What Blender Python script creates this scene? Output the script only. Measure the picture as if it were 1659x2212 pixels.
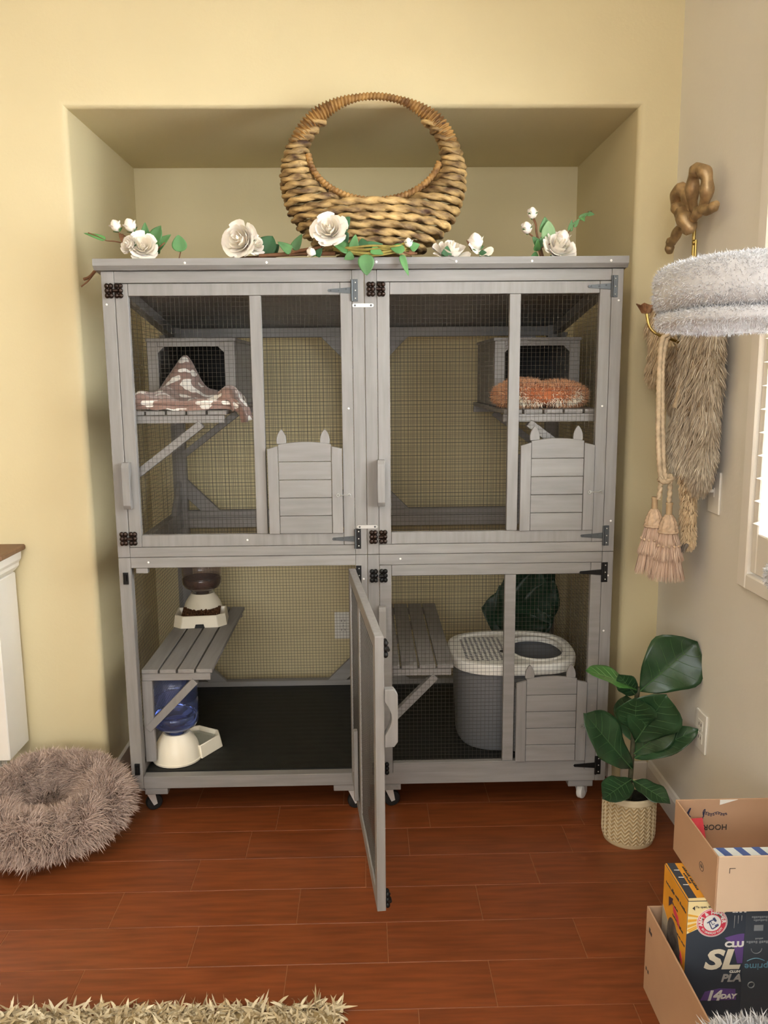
import bpy, bmesh, math, random
import numpy as np
from mathutils import Vector, Matrix
for o in list(bpy.data.objects): bpy.data.objects.remove(o)
S = bpy.context.scene
COL = S.collection
random.seed(7); RNG = np.random.default_rng(11)
V = Vector
PI = math.pi

# ------------------------------------------------------------------ camera, world, light, exposure
cam_data = bpy.data.cameras.new('camera'); cam = bpy.data.objects.new('camera', cam_data); COL.objects.link(cam)
S.camera = cam
cam_data.sensor_fit = 'HORIZONTAL'; cam_data.sensor_width = 36.0; cam_data.lens = 36.0 * 1800.0 / 1659.0
cam_data.clip_start = 0.02
pitch, yaw, roll = 0.1631, -0.0214, -0.0086
fw = V((-math.sin(yaw)*math.cos(pitch), math.cos(yaw)*math.cos(pitch), -math.sin(pitch)))
rt = V((math.cos(yaw), math.sin(yaw), 0)); up = rt.cross(fw)
r2 = math.cos(roll)*rt + math.sin(roll)*up; u2 = r2.cross(fw)
cam.matrix_world = Matrix.Translation((-0.0013, -2.4689, 1.3868)) @ Matrix(((r2.x, u2.x, -fw.x), (r2.y, u2.y, -fw.y), (r2.z, u2.z, -fw.z))).to_4x4()

world = bpy.data.worlds.new('world'); S.world = world; world.use_nodes = True
bg = world.node_tree.nodes['Background']
bg.inputs['Color'].default_value = (0.97, 0.985, 1.0, 1); bg.inputs['Strength'].default_value = 1.0

def area(name, loc, rot, sx, sy, power, color):
    l = bpy.data.lights.new(name, 'AREA'); l.shape = 'RECTANGLE'; l.size = sx; l.size_y = sy; l.energy = power; l.color = color
    o = bpy.data.objects.new(name, l); o.location = loc; o.rotation_euler = rot; COL.objects.link(o)
area('ceiling_light', (-0.6, -2.9, 2.84), (0, 0, 0), 1.8, 1.8, 30, (1.0, 0.97, 0.92))
area('daylight_at_window', (1.42, -1.15, 1.66), (0, PI/2, 0), 1.6, 1.5, 95, (0.93, 0.975, 1.0))
area('rear_opening_fill', (-0.7, -5.15, 1.75), (PI/2, 0, 0), 2.8, 1.35, 48, (0.96, 0.985, 1.0))  # added area light at an unseen high opening behind the camera

S.view_settings.view_transform = 'Standard'; S.view_settings.look = 'None'
S.view_settings.gamma = 1.0; S.view_settings.use_curve_mapping = False
S.view_settings.exposure = 0.54

# ------------------------------------------------------------------ helpers
def lin(c):
    if isinstance(c, str):
        c = tuple(int(c[i:i+2], 16)/255 for i in (0, 2, 4))
    return tuple((x/12.92 if x <= 0.04045 else ((x+0.055)/1.055)**2.4) for x in c) + (1,)

def material(name, col, rough=0.6, metal=0.0, var=0.0, scale=6.0, stretch=(1, 1, 1), bump=0.0, bscale=60.0, col2=None,
             coat=0.0, trans=0.0, spec=0.5, sss=0.0, rnd=0.0, attr=False, sheen=0.0, ior=1.45, alpha=1.0):
    m = bpy.data.materials.new(name); m.use_nodes = True
    nt = m.node_tree; N = nt.nodes; L = nt.links; b = N['Principled BSDF']
    b.inputs['Roughness'].default_value = rough; b.inputs['Metallic'].default_value = metal
    b.inputs['Specular IOR Level'].default_value = spec; b.inputs['IOR'].default_value = ior
    b.inputs['Coat Weight'].default_value = coat; b.inputs['Coat Roughness'].default_value = 0.15
    b.inputs['Transmission Weight'].default_value = trans; b.inputs['Sheen Weight'].default_value = sheen
    b.inputs['Alpha'].default_value = alpha
    c = lin(col); out = None
    if sss:
        b.inputs['Subsurface Weight'].default_value = sss; b.inputs['Subsurface Radius'].default_value = (0.02, 0.015, 0.01)
    b.inputs['Base Color'].default_value = c
    if var or bump or col2:
        tc = N.new('ShaderNodeTexCoord'); mp = N.new('ShaderNodeMapping'); mp.inputs['Scale'].default_value = stretch
        L.new(tc.outputs['Object'], mp.inputs['Vector'])
    if attr:
        at = N.new('ShaderNodeAttribute'); at.attribute_name = 'shade'
        mx = N.new('ShaderNodeMix'); mx.data_type = 'RGBA'
        mx.inputs['A'].default_value = c; mx.inputs['B'].default_value = lin(col2)
        L.new(at.outputs['Fac'], mx.inputs['Factor']); out = mx.outputs['Result']
    elif var or col2:
        nz = N.new('ShaderNodeTexNoise'); nz.inputs['Scale'].default_value = scale; nz.inputs['Detail'].default_value = 4
        L.new(mp.outputs['Vector'], nz.inputs['Vector'])
        if rnd:
            oi = N.new('ShaderNodeObjectInfo'); ad = N.new('ShaderNodeVectorMath'); ad.operation = 'ADD'
            sc = N.new('ShaderNodeVectorMath'); sc.operation = 'SCALE'; sc.inputs['Scale'].default_value = 40
            L.new(oi.outputs['Random'], sc.inputs[0]); L.new(mp.outputs['Vector'], ad.inputs[0]); L.new(sc.outputs['Vector'], ad.inputs[1])
            L.new(ad.outputs['Vector'], nz.inputs['Vector'])
        rp = N.new('ShaderNodeMapRange'); rp.inputs['From Min'].default_value = 0.32; rp.inputs['From Max'].default_value = 0.68
        L.new(nz.outputs['Fac'], rp.inputs['Value'])
        mx = N.new('ShaderNodeMix'); mx.data_type = 'RGBA'
        if col2: A, B = c, lin(col2)
        else: A = tuple(x*(1-var) for x in c[:3])+(1,); B = tuple(min(1, x*(1+var)) for x in c[:3])+(1,)
        mx.inputs['A'].default_value = A; mx.inputs['B'].default_value = B
        L.new(rp.outputs['Result'], mx.inputs['Factor']); out = mx.outputs['Result']
    if rnd:
        oi = N.new('ShaderNodeObjectInfo'); mr = N.new('ShaderNodeMapRange')
        mr.inputs['To Min'].default_value = 1-rnd; mr.inputs['To Max'].default_value = 1+rnd
        L.new(oi.outputs['Random'], mr.inputs['Value'])
        hs = N.new('ShaderNodeHueSaturation'); L.new(mr.outputs['Result'], hs.inputs['Value'])
        if out is not None: L.new(out, hs.inputs['Color'])
        else: hs.inputs['Color'].default_value = c
        out = hs.outputs['Color']
    if out is not None: L.new(out, b.inputs['Base Color'])
    if bump:
        n2 = N.new('ShaderNodeTexNoise'); n2.inputs['Scale'].default_value = bscale; n2.inputs['Detail'].default_value = 5
        L.new(mp.outputs['Vector'], n2.inputs['Vector'])
        bp = N.new('ShaderNodeBump'); bp.inputs['Strength'].default_value = bump; bp.inputs['Distance'].default_value = 0.004
        L.new(n2.outputs['Fac'], bp.inputs['Height']); L.new(bp.outputs['Normal'], b.inputs['Normal'])
    return m

WPOS = {}
def origin_of(o): return WPOS.get(o.name, V((0, 0, 0))) if o else V((0, 0, 0))
def setp(o, label=None, cat=None, group=None, kind=None):
    if label: o['label'] = label
    if cat: o['category'] = cat
    if group: o['group'] = group
    if kind: o['kind'] = kind
    return o
def thing(name, label, cat, loc=(0, 0, 0), group=None):
    o = bpy.data.objects.new(name, None); COL.objects.link(o); o.empty_display_size = 0.05
    o.location = loc; WPOS[o.name] = V(loc)
    return setp(o, label, cat, group)

class MB:
    def __init__(s): s.v = []; s.f = []
    def add(s, vs, fs):
        n = len(s.v); s.v.extend(tuple(p) for p in vs); s.f.extend(tuple(i+n for i in f) for f in fs); return s
    def box(s, a, b):
        x0, x1 = sorted((a[0], b[0])); y0, y1 = sorted((a[1], b[1])); z0, z1 = sorted((a[2], b[2]))
        return s.add([(x0,y0,z0),(x1,y0,z0),(x1,y1,z0),(x0,y1,z0),(x0,y0,z1),(x1,y0,z1),(x1,y1,z1),(x0,y1,z1)],
                     [(0,3,2,1),(4,5,6,7),(0,1,5,4),(1,2,6,5),(2,3,7,6),(3,0,4,7)])
    def bar(s, a, b, w, h, ref=(0, 0, 1)):                      # rectangular bar from a to b; w across, h along ref
        a, b = V(a), V(b); d = (b-a).normalized(); sd = d.cross(V(ref)).normalized(); uu = sd.cross(d).normalized()
        vs = [p + sd*(i*w/2) + uu*(j*h/2) for p in (a, b) for i, j in ((-1,-1),(1,-1),(1,1),(-1,1))]
        return s.add(vs, [(0,1,2,3),(7,6,5,4),(0,4,5,1),(1,5,6,2),(2,6,7,3),(3,7,4,0)])
    def prism(s, pts, d):                                       # polygon (3-D points) extruded by vector d
        n = len(pts); d = V(d); vs = [V(p) for p in pts] + [V(p)+d for p in pts]
        return s.add(vs, [tuple(range(n-1, -1, -1)), tuple(range(n, 2*n))] + [(i, (i+1) % n, n+(i+1) % n, n+i) for i in range(n)])
    def tube(s, path, r, n=8, closed=False, ref=None, lobes=0, twist=0.0, depth=0.0, ribs=0.0, caps=True):
        P = [V(p) for p in path]; m = len(P); L0 = len(s.v); acc = 0.0; prev = None
        for i in range(m):
            t = ((P[(i+1) % m]-P[i-1]) if closed else (P[min(i+1, m-1)]-P[max(i-1, 0)]))
            t = t.normalized() if t.length > 1e-9 else V((0, 0, 1))
            if i: acc += (P[i]-P[i-1]).length
            if prev is None:
                rf = V(ref) if ref else (V((0, 0, 1)) if abs(t.z) < 0.9 else V((1, 0, 0)))
                nn = (rf - t*rf.dot(t)).normalized()
            else:
                nn = prev - t*prev.dot(t); nn = nn.normalized() if nn.length > 1e-6 else prev
            if ref: 
                rf = V(ref); q = rf - t*rf.dot(t)
                if q.length > 1e-4: nn = q.normalized()
            prev = nn; bb = t.cross(nn)
            ri = r[i] if hasattr(r, '__len__') else r
            for k in range(n):
                a = 2*PI*k/n; rr = ri
                if lobes: rr *= 1 - depth*(1-abs(math.cos((a - twist*acc)*lobes/2)))
                if ribs: rr *= 1 - 0.30*(0.5+0.5*math.cos(2*PI*acc/ribs + a))
                s.v.append(tuple(P[i] + nn*(rr*math.cos(a)) + bb*(rr*math.sin(a))))
        for i in range(m if closed else m-1):
            for k in range(n):
                a0 = L0+i*n+k; a1 = L0+i*n+(k+1) % n; j = (i+1) % m
                s.f.append((a0, a1, L0+j*n+(k+1) % n, L0+j*n+k))
        if not closed and caps:
            s.f.append(tuple(L0+k for k in range(n-1, -1, -1))); s.f.append(tuple(L0+(m-1)*n+k for k in range(n)))
        return s
    def lathe(s, prof, c=(0, 0, 0), n=24, sx=1.0, sy=1.0, power=2.0):   # profile of (radius, z) about a vertical axis; superellipse when power > 2
        c = V(c); L0 = len(s.v)
        for r, z in prof:
            for k in range(n):
                a = 2*PI*k/n; ca, sa = math.cos(a), math.sin(a)
                x = math.copysign(abs(ca)**(2/power), ca); y = math.copysign(abs(sa)**(2/power), sa)
                s.v.append((c.x+r*x*sx, c.y+r*y*sy, c.z+z))
        for i in range(len(prof)-1):
            for k in range(n):
                s.f.append((L0+i*n+k, L0+i*n+(k+1) % n, L0+(i+1)*n+(k+1) % n, L0+(i+1)*n+k))
        return s
    def ball(s, c, r, n=10, m=6):
        r = (r, r, r) if not hasattr(r, '__len__') else r; c = V(c); L0 = len(s.v)
        for i in range(m+1):
            t = PI*i/m
            for k in range(n):
                a = 2*PI*k/n
                s.v.append((c.x+r[0]*math.sin(t)*math.cos(a), c.y+r[1]*math.sin(t)*math.sin(a), c.z+r[2]*math.cos(t)))
        for i in range(m):
            for k in range(n): s.f.append((L0+i*n+k, L0+(i+1)*n+k, L0+(i+1)*n+(k+1) % n, L0+i*n+(k+1) % n))
        return s
    def grid(s, fn, nu, nv, closed_u=False):
        L0 = len(s.v)
        for j in range(nv+1):
            for i in range(nu if closed_u else nu+1): s.v.append(tuple(fn(i/nu, j/nv)))
        w = nu if closed_u else nu+1
        for j in range(nv):
            for i in range(nu):
                a = L0+j*w+i; b = L0+j*w+(i+1) % w
                s.f.append((a, b, b+w, a+w))
        return s
    def build(s, name, mat, parent=None, smooth=None, bevel=0.0, origin=None, kind=None, label=None, cat=None, group=None, weld=False):
        vs = np.array(s.v, float)
        c = V(origin) if origin is not None else V(((vs.min(0)+vs.max(0))/2).tolist())
        me = bpy.data.meshes.new(name); me.from_pydata((vs-np.array(c)).tolist(), [], s.f)
        bm = bmesh.new(); bm.from_mesh(me)
        if weld: bmesh.ops.remove_doubles(bm, verts=bm.verts, dist=1e-5)
        bmesh.ops.recalc_face_normals(bm, faces=bm.faces)
        bm.to_mesh(me); bm.free()
        if isinstance(mat, dict):                                # wood: grain runs along the longest side
            d = vs.max(0)-vs.min(0); mat = mat['xyz'[int(np.argmax(d))]]
        me.materials.append(mat)
        if smooth is not None:
            if smooth >= 180: me.shade_smooth()
            else:
                me.shade_smooth(); me.set_sharp_from_angle(angle=math.radians(smooth))
        o = bpy.data.objects.new(name, me); COL.objects.link(o)
        o.location = c - origin_of(parent); WPOS[o.name] = c
        if parent: o.parent = parent
        if bevel:
            md = o.modifiers.new('bevel', 'BEVEL'); md.width = bevel; md.segments = 1; md.limit_method = 'ANGLE'
        return setp(o, label, cat, group, kind)

def part(name, mat, parent, a, b, bevel=0.0012, **k):            # one boxed board as a part
    return MB().box(a, b).build(name, mat, parent, bevel=bevel, **k)

def blades(name, mat, parent, roots, dirs, length, width, bend, seg=3, shade=None, taper=0.75):   # pile, fur: tapered strands, one mesh
    n = len(roots); roots = np.asarray(roots, float); dirs = np.asarray(dirs, float)
    dirs = dirs/np.linalg.norm(dirs, axis=1)[:, None]
    length = np.broadcast_to(np.asarray(length, float), (n,)); width = np.broadcast_to(np.asarray(width, float), (n,))
    bend = np.broadcast_to(np.asarray(bend, float), (n, 3))
    side = np.cross(dirs, RNG.normal(size=(n, 3))); side /= np.linalg.norm(side, axis=1)[:, None]+1e-9
    vs = np.zeros((n, 2*seg+1, 3))
    for k in range(seg):
        t = k/seg; p = roots + dirs*(length*t)[:, None] + bend*(length*t*t)[:, None]
        w = (width*(1-taper*t*t)/2)[:, None]
        vs[:, 2*k] = p-side*w; vs[:, 2*k+1] = p+side*w
    vs[:, 2*seg] = roots + dirs*length[:, None] + bend*length[:, None]
    base = (np.arange(n)*(2*seg+1))[:, None]
    tris = []
    for k in range(seg-1):
        tris += [base+np.array([2*k, 2*k+1, 2*k+2]), base+np.array([2*k+1, 2*k+3, 2*k+2])]
    tris.append(base+np.array([2*seg-2, 2*seg-1, 2*seg]))
    T = np.concatenate(tris).astype(np.int32)
    W = vs.reshape(-1, 3); c = (W.min(0)+W.max(0))/2
    me = bpy.data.meshes.new(name); me.vertices.add(len(W)); me.vertices.foreach_set('co', (W-c).ravel())
    me.loops.add(T.size); me.loops.foreach_set('vertex_index', T.ravel())
    me.polygons.add(len(T)); me.polygons.foreach_set('loop_start', np.arange(0, T.size, 3, dtype=np.int32))
    me.polygons.foreach_set('loop_total', np.full(len(T), 3, np.int32))
    me.update(calc_edges=True)
    if shade is None: shade = RNG.random(n)
    at = me.attributes.new('shade', 'FLOAT', 'POINT'); at.data.foreach_set('value', np.repeat(shade, 2*seg+1).astype(np.float32))
    me.materials.append(mat); me.shade_smooth()
    o = bpy.data.objects.new(name, me); COL.objects.link(o); cc = V(c.tolist())
    o.location = cc-origin_of(parent); WPOS[o.name] = cc
    if parent: o.parent = parent
    o['kind'] = 'stuff'
    return o
def surf_sample(fn, n):                                          # fn(u, v arrays) -> points; random points and normals on it
    u = RNG.random(n); v = 0.002+0.995*RNG.random(n); e = 1e-3
    p = fn(u, v); du = fn(u+e, v)-p; dv = fn(u, v+e)-p
    nn = np.cross(du, dv); nn /= np.linalg.norm(nn, axis=1)[:, None]+1e-12
    return p, nn

def lettering(text, size, loc, xdir, ydir, mat, parent, shear=0.0, bold=0.0, sx=1.0, name='lettering', align='CENTER', depth=0.0004):
    cu = bpy.data.curves.new(name, 'FONT'); cu.body = text; cu.size = size; cu.shear = shear; cu.offset = bold
    cu.align_x = align; cu.align_y = 'CENTER'; cu.extrude = depth; cu.resolution_u = 3
    tmp = bpy.data.objects.new(name, cu); COL.objects.link(tmp)
    me = bpy.data.meshes.new_from_object(tmp.evaluated_get(bpy.context.evaluated_depsgraph_get()))
    bpy.data.objects.remove(tmp); bpy.data.curves.remove(cu)
    x = V(xdir).normalized(); y = V(ydir).normalized(); z = x.cross(y)
    M = Matrix(((x.x*sx, y.x, z.x), (x.y*sx, y.y, z.y), (x.z*sx, y.z, z.z))).to_4x4()
    me.transform(M); me.materials.clear(); me.materials.append(mat)
    o = bpy.data.objects.new(name, me); COL.objects.link(o)
    o.location = V(loc)-origin_of(parent); WPOS[o.name] = V(loc)
    if parent: o.parent = parent
    return o

def faint_print(words, size, loc, xdir, ydir, mat, parent, sx=1.0, name='faint_print', **k):   # a line of print too small to read: uneven word-long dashes
    x = V(xdir).normalized(); y = V(ydir).normalized(); z = x.cross(y); c = V(loc); tot = sum(words)+0.6*(len(words)-1); q = -tot/2; m = MB(); u = size*0.55*sx
    for w in words:
        n = max(1, int(w))
        for j in range(n):
            a = c+x*((q+j*w/n+0.08)*u)-y*(size*0.26); b = a+x*((w/n-0.22)*u)+y*(size*(0.42+0.12*((j*7+n) % 3)))
            P = [a-z*0.0002, a-z*0.0002+x*(b-a).dot(x), b-z*0.0002, a-z*0.0002+y*(b-a).dot(y)]
            m.prism(P, z*0.0005)
        q += w+0.6
    return m.build(name, mat, parent)

def arc(c, r, a0, a1, n, plane='xz', ry=None):
    ry = r if ry is None else ry; out = []
    for i in range(n+1):
        a = a0+(a1-a0)*i/n; p = r*math.cos(a); q = ry*math.sin(a)
        out.append({'xz': (c[0]+p, c[1], c[2]+q), 'yz': (c[0], c[1]+p, c[2]+q), 'xy': (c[0]+p, c[1]+q, c[2])}[plane])
    return out
def bez(pts, n=12):                                              # Catmull-Rom curve through points
    P = [V(p) for p in pts]; P = [P[0]*2-P[1]]+P+[P[-1]*2-P[-2]]; out = []
    for i in range(1, len(P)-2):
        for k in range(n):
            t = k/n; a, b, c, d = P[i-1:i+3]
            out.append(0.5*((2*b)+(c-a)*t+(2*a-5*b+4*c-d)*t*t+(3*b-a-3*c+d)*t**3))
    return out+[P[-2]]

# ------------------------------------------------------------------ materials
def wood(name, col, **k):
    return {a: material(name+'_'+a, col, rough=0.55, var=0.09, scale=1.0, stretch=tuple(6 if a == b else 70 for b in 'xyz'),
                        bump=0.12, bscale=1.6, rnd=0.05, **k) for a in 'xyz'}
GREY = wood('grey_stained_wood', '888582')
WALL = material('cream_wall_paint', 'd9cba2', rough=0.85, var=0.02, scale=3, bump=0.12, bscale=90)
TRIM = material('white_trim_paint', 'ece6dc', rough=0.45)
CEIL = material('ceiling_paint', 'eee6d4', rough=0.9)
PLANKM = material('red_brown_plank', '7d4222', rough=0.36, var=0.20, scale=1.0, stretch=(7, 70, 20), bump=0.06, bscale=1.2, rnd=0.06, spec=0.4)
GROUT = material('tan_grout', 'a06d46', rough=0.9)
BLACKM = material('black_metal', '222222', rough=0.45, metal=0.6)
DARKST = material('dark_grey_steel', '55595b', rough=0.5, metal=0.7)
BRONZE = material('bronze_latch', '3a2f2a', rough=0.32, metal=0.8)
ZINC = material('zinc', 'c2c2be', rough=0.42, metal=0.7)
SCREW = material('white_screw_head', 'e9e7e2', rough=0.4)
WIRE = material('galvanised_wire', '6c6963', rough=0.45, metal=0.75)
MATM = material('black_floor_mat', '191a16', rough=0.62, var=0.25, scale=30, bump=0.1, bscale=120)
CREAMP = material('cream_plastic', 'efe6d0', rough=0.3)
WHITEP = material('white_plastic', 'efece4', rough=0.35)
GREYP = material('grey_plastic', '77787a', rough=0.45)
RUBBER = material('black_rubber', '1c1c1c', rough=0.6)
CARD = material('cardboard', 'bd9879', rough=0.85, var=0.05, scale=8, bump=0.04, bscale=80)
CARDL = material('cardboard_pale_face', 'dcc2a7', rough=0.85, var=0.04, scale=8)
ROSE = material('ivory_rose_petal', 'f6efe4', rough=0.6, sss=0.15, var=0.03, scale=20)
ROSEC = material('ivory_rose_heart', 'f8efdf', rough=0.6, sss=0.15)
LEAF = material('green_silk_leaf', '4d7a45', rough=0.5, var=0.25, scale=18, rnd=0.2)
LEAFD = material('dark_silk_leaf', '2f5a35', rough=0.5, var=0.2, scale=18, rnd=0.1)
STEM = material('brown_stem', '6d4a30', rough=0.7, var=0.3, scale=40)
VINE = material('olive_vine', '8b7d3c', rough=0.6, var=0.35, scale=40)
FIG = material('fig_leaf', '2b4a2d', rough=0.34, var=0.3, scale=14, coat=0.1, rnd=0.15)
FIGL = material('young_fig_leaf', '4b7d3d', rough=0.36, var=0.25, scale=14, coat=0.1)
BRASS = material('antique_brass', 'b1966f', rough=0.45, metal=0.6, var=0.3, scale=40, bump=0.3, bscale=70)
GOLD = material('bright_brass', 'c2a966', rough=0.3, metal=0.9)
ROPEM = material('tan_cord', 'c0ab8d', rough=0.75, var=0.2, scale=60)

# ------------------------------------------------------------------ setting: room shell
XR, YF, YB = 0.955, 0.173, 0.908                                  # right wall, back wall face, niche back
NL, NR, NT = -0.8755, 0.832, 2.174                                # niche opening
ZC, XL, YO = 2.85, -3.0, -5.2
def wall_back():
    m = MB(); rr = 0.022
    prof = [(rr*(1-math.sin(a)), YF+rr*(1-math.cos(a))) for a in [PI/2*i/8 for i in range(9)]]
    prof = [(rr, YF)]+prof[1:]+[(0, YB)]
    def loop(d, y): return [(NL-d, y, 0), (NL-d, y, NT+d), (NR+d, y, NT+d), (NR+d, y, 0)]
    vs = []; fs = []
    for d, y in prof: vs += loop(d, y)
    for i in range(len(prof)-1):
        for k in range(3): fs.append((i*4+k, i*4+k+1, (i+1)*4+k+1, (i+1)*4+k))
    m.add(vs, fs); a = loop(rr, YF)
    m.add([(XL, YF, 0), a[0], a[1], (XL, YF, ZC), a[2], a[3], (XR, YF, 0), (XR, YF, ZC)], [(0,1,2,3), (3,2,4,7), (4,5,6,7)])
    m.add([(NL, YB, 0), (NR, YB, 0), (NR, YB, NT), (NL, YB, NT)], [(0,1,2,3)])
    return m.build('wall_back', WALL, kind='structure', smooth=40, weld=True)
wall_back()
WY0, WY1, WZ0, WZ1 = -0.482, -1.75, 0.895, 2.36                   # window opening in the right wall
m = MB()
for (y0, y1, z0, z1) in ((YF, WY0, 0, ZC), (WY1, YO, 0, ZC), (WY0, WY1, 0, WZ0), (WY0, WY1, WZ1, ZC)):
    m.box((XR, y0, z0), (XR+0.14, y1, z1))
m.build('wall_right', material('haze_paled_wall_paint', 'e6e1d6', rough=0.85, var=0.02, scale=3, bump=0.12, bscale=90), kind='structure')  # wall paint made paler and cooler to hold the window haze
MB().box((XL-0.1, YF, 0), (XL, YO, ZC)).build('wall_left', WALL, kind='structure')
m = MB()
for (xa, xb, z0, z1) in ((XL, -2.2, 0, ZC), (0.75, XR, 0, ZC), (-2.2, 0.75, 2.45, ZC), (-2.2, 0.75, 0, 1.0)): m.box((xa, YO, z0), (xb, YO-0.1, z1))
m.build('wall_rear', WALL, kind='structure')
MB().box((XL, YF, ZC), (XR+0.14, YO, ZC+0.1)).build('ceiling', CEIL, kind='structure')
floor = MB().box((XL, YB, -0.06), (XR+0.14, YO, -0.0012)).build('floor', GROUT, kind='structure')
# planks: each row has its own joint offset, read from the joints in view
pitch_y, plen = 0.1493, 0.4800
offs = {0: -0.2944, 1: -0.3664, 2: -0.4954, 3: -0.1936, 4: -0.442, 5: -0.2026, 6: 0.1}
k = -6
while 0.068-k*pitch_y > -2.3:
    y1 = 0.068-k*pitch_y; y0 = y1-pitch_y
    off = offs.get(k, random.uniform(0, plen)); x = off-plen*6
    while x < XR:
        a = max(x, -2.2); b = min(x+plen, XR)
        if b > a+0.01:
            if y0 > YF: a = max(a, NL); b = min(b, NR)
            if b > a+0.01: part('plank', PLANKM, floor, (a+0.0007, min(y1, YB)-0.0007, -0.012), (b-0.0007, y0+0.0007, random.uniform(-0.0001, 0.0001)), bevel=0.0008)
        x += plen
    k += 1
m = MB()
for y0, y1 in ((YF-0.0005, WY1-0.9),):
    m.prism([(XR, y0, 0), (XR-0.013, y0, 0), (XR-0.013, y0, 0.07), (XR-0.006, y0, 0.085), (XR, y0, 0.088)], (0, y1-y0, 0))
m.build('baseboard_right', TRIM, kind='structure')
m = MB().box((NR+0.02, YF-0.013, 0), (XR-0.013, YF, 0.085)); m.build('baseboard_back', TRIM, kind='structure', bevel=0.004)
m = MB().box((XL, YF-0.013, 0), (NL-0.02, YF, 0.085)); m.build('baseboard_left', TRIM, kind='structure', bevel=0.004)
m = MB().box((NL+0.013, YB-0.013, 0), (NR-0.013, YB, 0.085)); m.box((NL, YF+0.02, 0), (NL+0.013, YB, 0.085)); m.box((NR-0.013, YF+0.02, 0), (NR, YB, 0.085))
m.build('baseboard_niche', TRIM, kind='structure', bevel=0.004)

# window with plantation shutters
win = MB()
for (y0, y1, z0, z1) in ((WY0+0.047, WY0, 0.855, WZ1+0.05), (WY1, WY1-0.047, 0.855, WZ1+0.05), (WY0, WY1, 0.855, WZ0), (WY0, WY1, WZ1, WZ1+0.05)):
    win.box((XR-0.022, y0, z0), (XR+0.06, y1, z1))
win = win.build('window_1', TRIM, kind='structure', bevel=0.004)
sx0, sx1 = XR-0.012, XR+0.016
part('shutter_stile', TRIM, win, (sx0, WY0-0.003, WZ0+0.004), (sx1, WY0-0.03, WZ1-0.004), 0.003)
part('shutter_stile', TRIM, win, (sx0, WY1+0.003, WZ0+0.004), (sx1, WY1+0.03, WZ1-0.004), 0.003)
part('shutter_rail', TRIM, win, (sx0, WY0-0.03, WZ0+0.004), (sx1, WY1+0.03, WZ0+0.105), 0.003)
part('shutter_rail', TRIM, win, (sx0, WY0-0.03, WZ1-0.1), (sx1, WY1+0.03, WZ1-0.004), 0.003)
z = WZ0+0.135; zz = []
while z < WZ1-0.12: zz.append(z); z += 0.0545
for z in zz:
    c = V((XR+0.002, 0, z)); d = V((0.0295*math.cos(0.12), 0, 0.0295*math.sin(0.12)))
    pts = [c-d, c+V((0, 0, 0.004)), c+d, c-V((0, 0, 0.004))]
    MB().prism([V((p.x, WY0-0.031, p.z)) for p in pts], (0, WY1-WY0+0.062, 0)).build('louver', TRIM, win)
part('window_sash', TRIM, win, (XR+0.09, WY0, WZ0), (XR+0.12, WY0-0.04, WZ1), 0.002)
part('window_sash', TRIM, win, (XR+0.09, WY1, WZ0), (XR+0.12, WY1+0.04, WZ1), 0.002)
GLASS = material('window_glass', 'ffffff', rough=0.0, trans=1.0, ior=1.02)
part('window_pane', GLASS, win, (XR+0.103, WY0-0.041, WZ0+0.001), (XR+0.106, WY1+0.041, WZ1-0.001), 0)

def wall_plate(name, label, cat, c, axis, kind):
    t = thing(name, label, cat, c); x, y, z = c
    w, h, d = 0.036, 0.058, 0.006
    if axis == 'x':
        B = lambda n, m_, du, dz, p0, p1, bev=0.001: part(n, m_, t, (x-p0, y-du[1], z+dz[0]), (x-p1, y-du[0], z+dz[1]), bev)
    else:
        B = lambda n, m_, du, dz, p0, p1, bev=0.001: part(n, m_, t, (x+du[0], y-p0, z+dz[0]), (x+du[1], y-p1, z+dz[1]), bev)
    B('cover_plate', WHITEP, (-w, w), (-h, h), 0, d, 0.002)
    if kind == 'switch':
        B('switch_slot', WHITEP, (-0.006, 0.006), (-0.013, 0.013), d, d+0.002)
        B('switch_toggle', WHITEP, (-0.004, 0.004), (0.0, 0.009), d+0.002, d+0.014)
    else:
        for s_ in (-1, 1):
            B('socket', WHITEP, (-0.016, 0.016), (s_*0.0195-0.0145, s_*0.0195+0.0145), d, d+0.0015)
            B('slot', RUBBER, (-0.008, -0.006), (s_*0.0195-0.003, s_*0.0195+0.006), d+0.0015, d+0.002, 0)
            B('slot', RUBBER, (0.006, 0.008), (s_*0.0195-0.003, s_*0.0195+0.006), d+0.0015, d+0.002, 0)
        B('screw', ZINC, (-0.002, 0.002), (-0.002, 0.002), d, d+0.0012, 0)
    return t
wall_plate('light_switch', 'white toggle light switch on the right wall beside the hanging fur', 'light switch', (XR, -0.232, 1.062), 'x', 'switch')
wall_plate('wall_outlet', 'white outlet plate on the right wall behind the fig plant', 'outlet', (XR, -0.232, 0.37), 'x', 'outlet')
wall_plate('wall_outlet', 'white outlet plate on the niche back wall seen through the open cage door', 'outlet', (-0.104, YB, 0.352), 'y', 'outlet')

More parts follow.
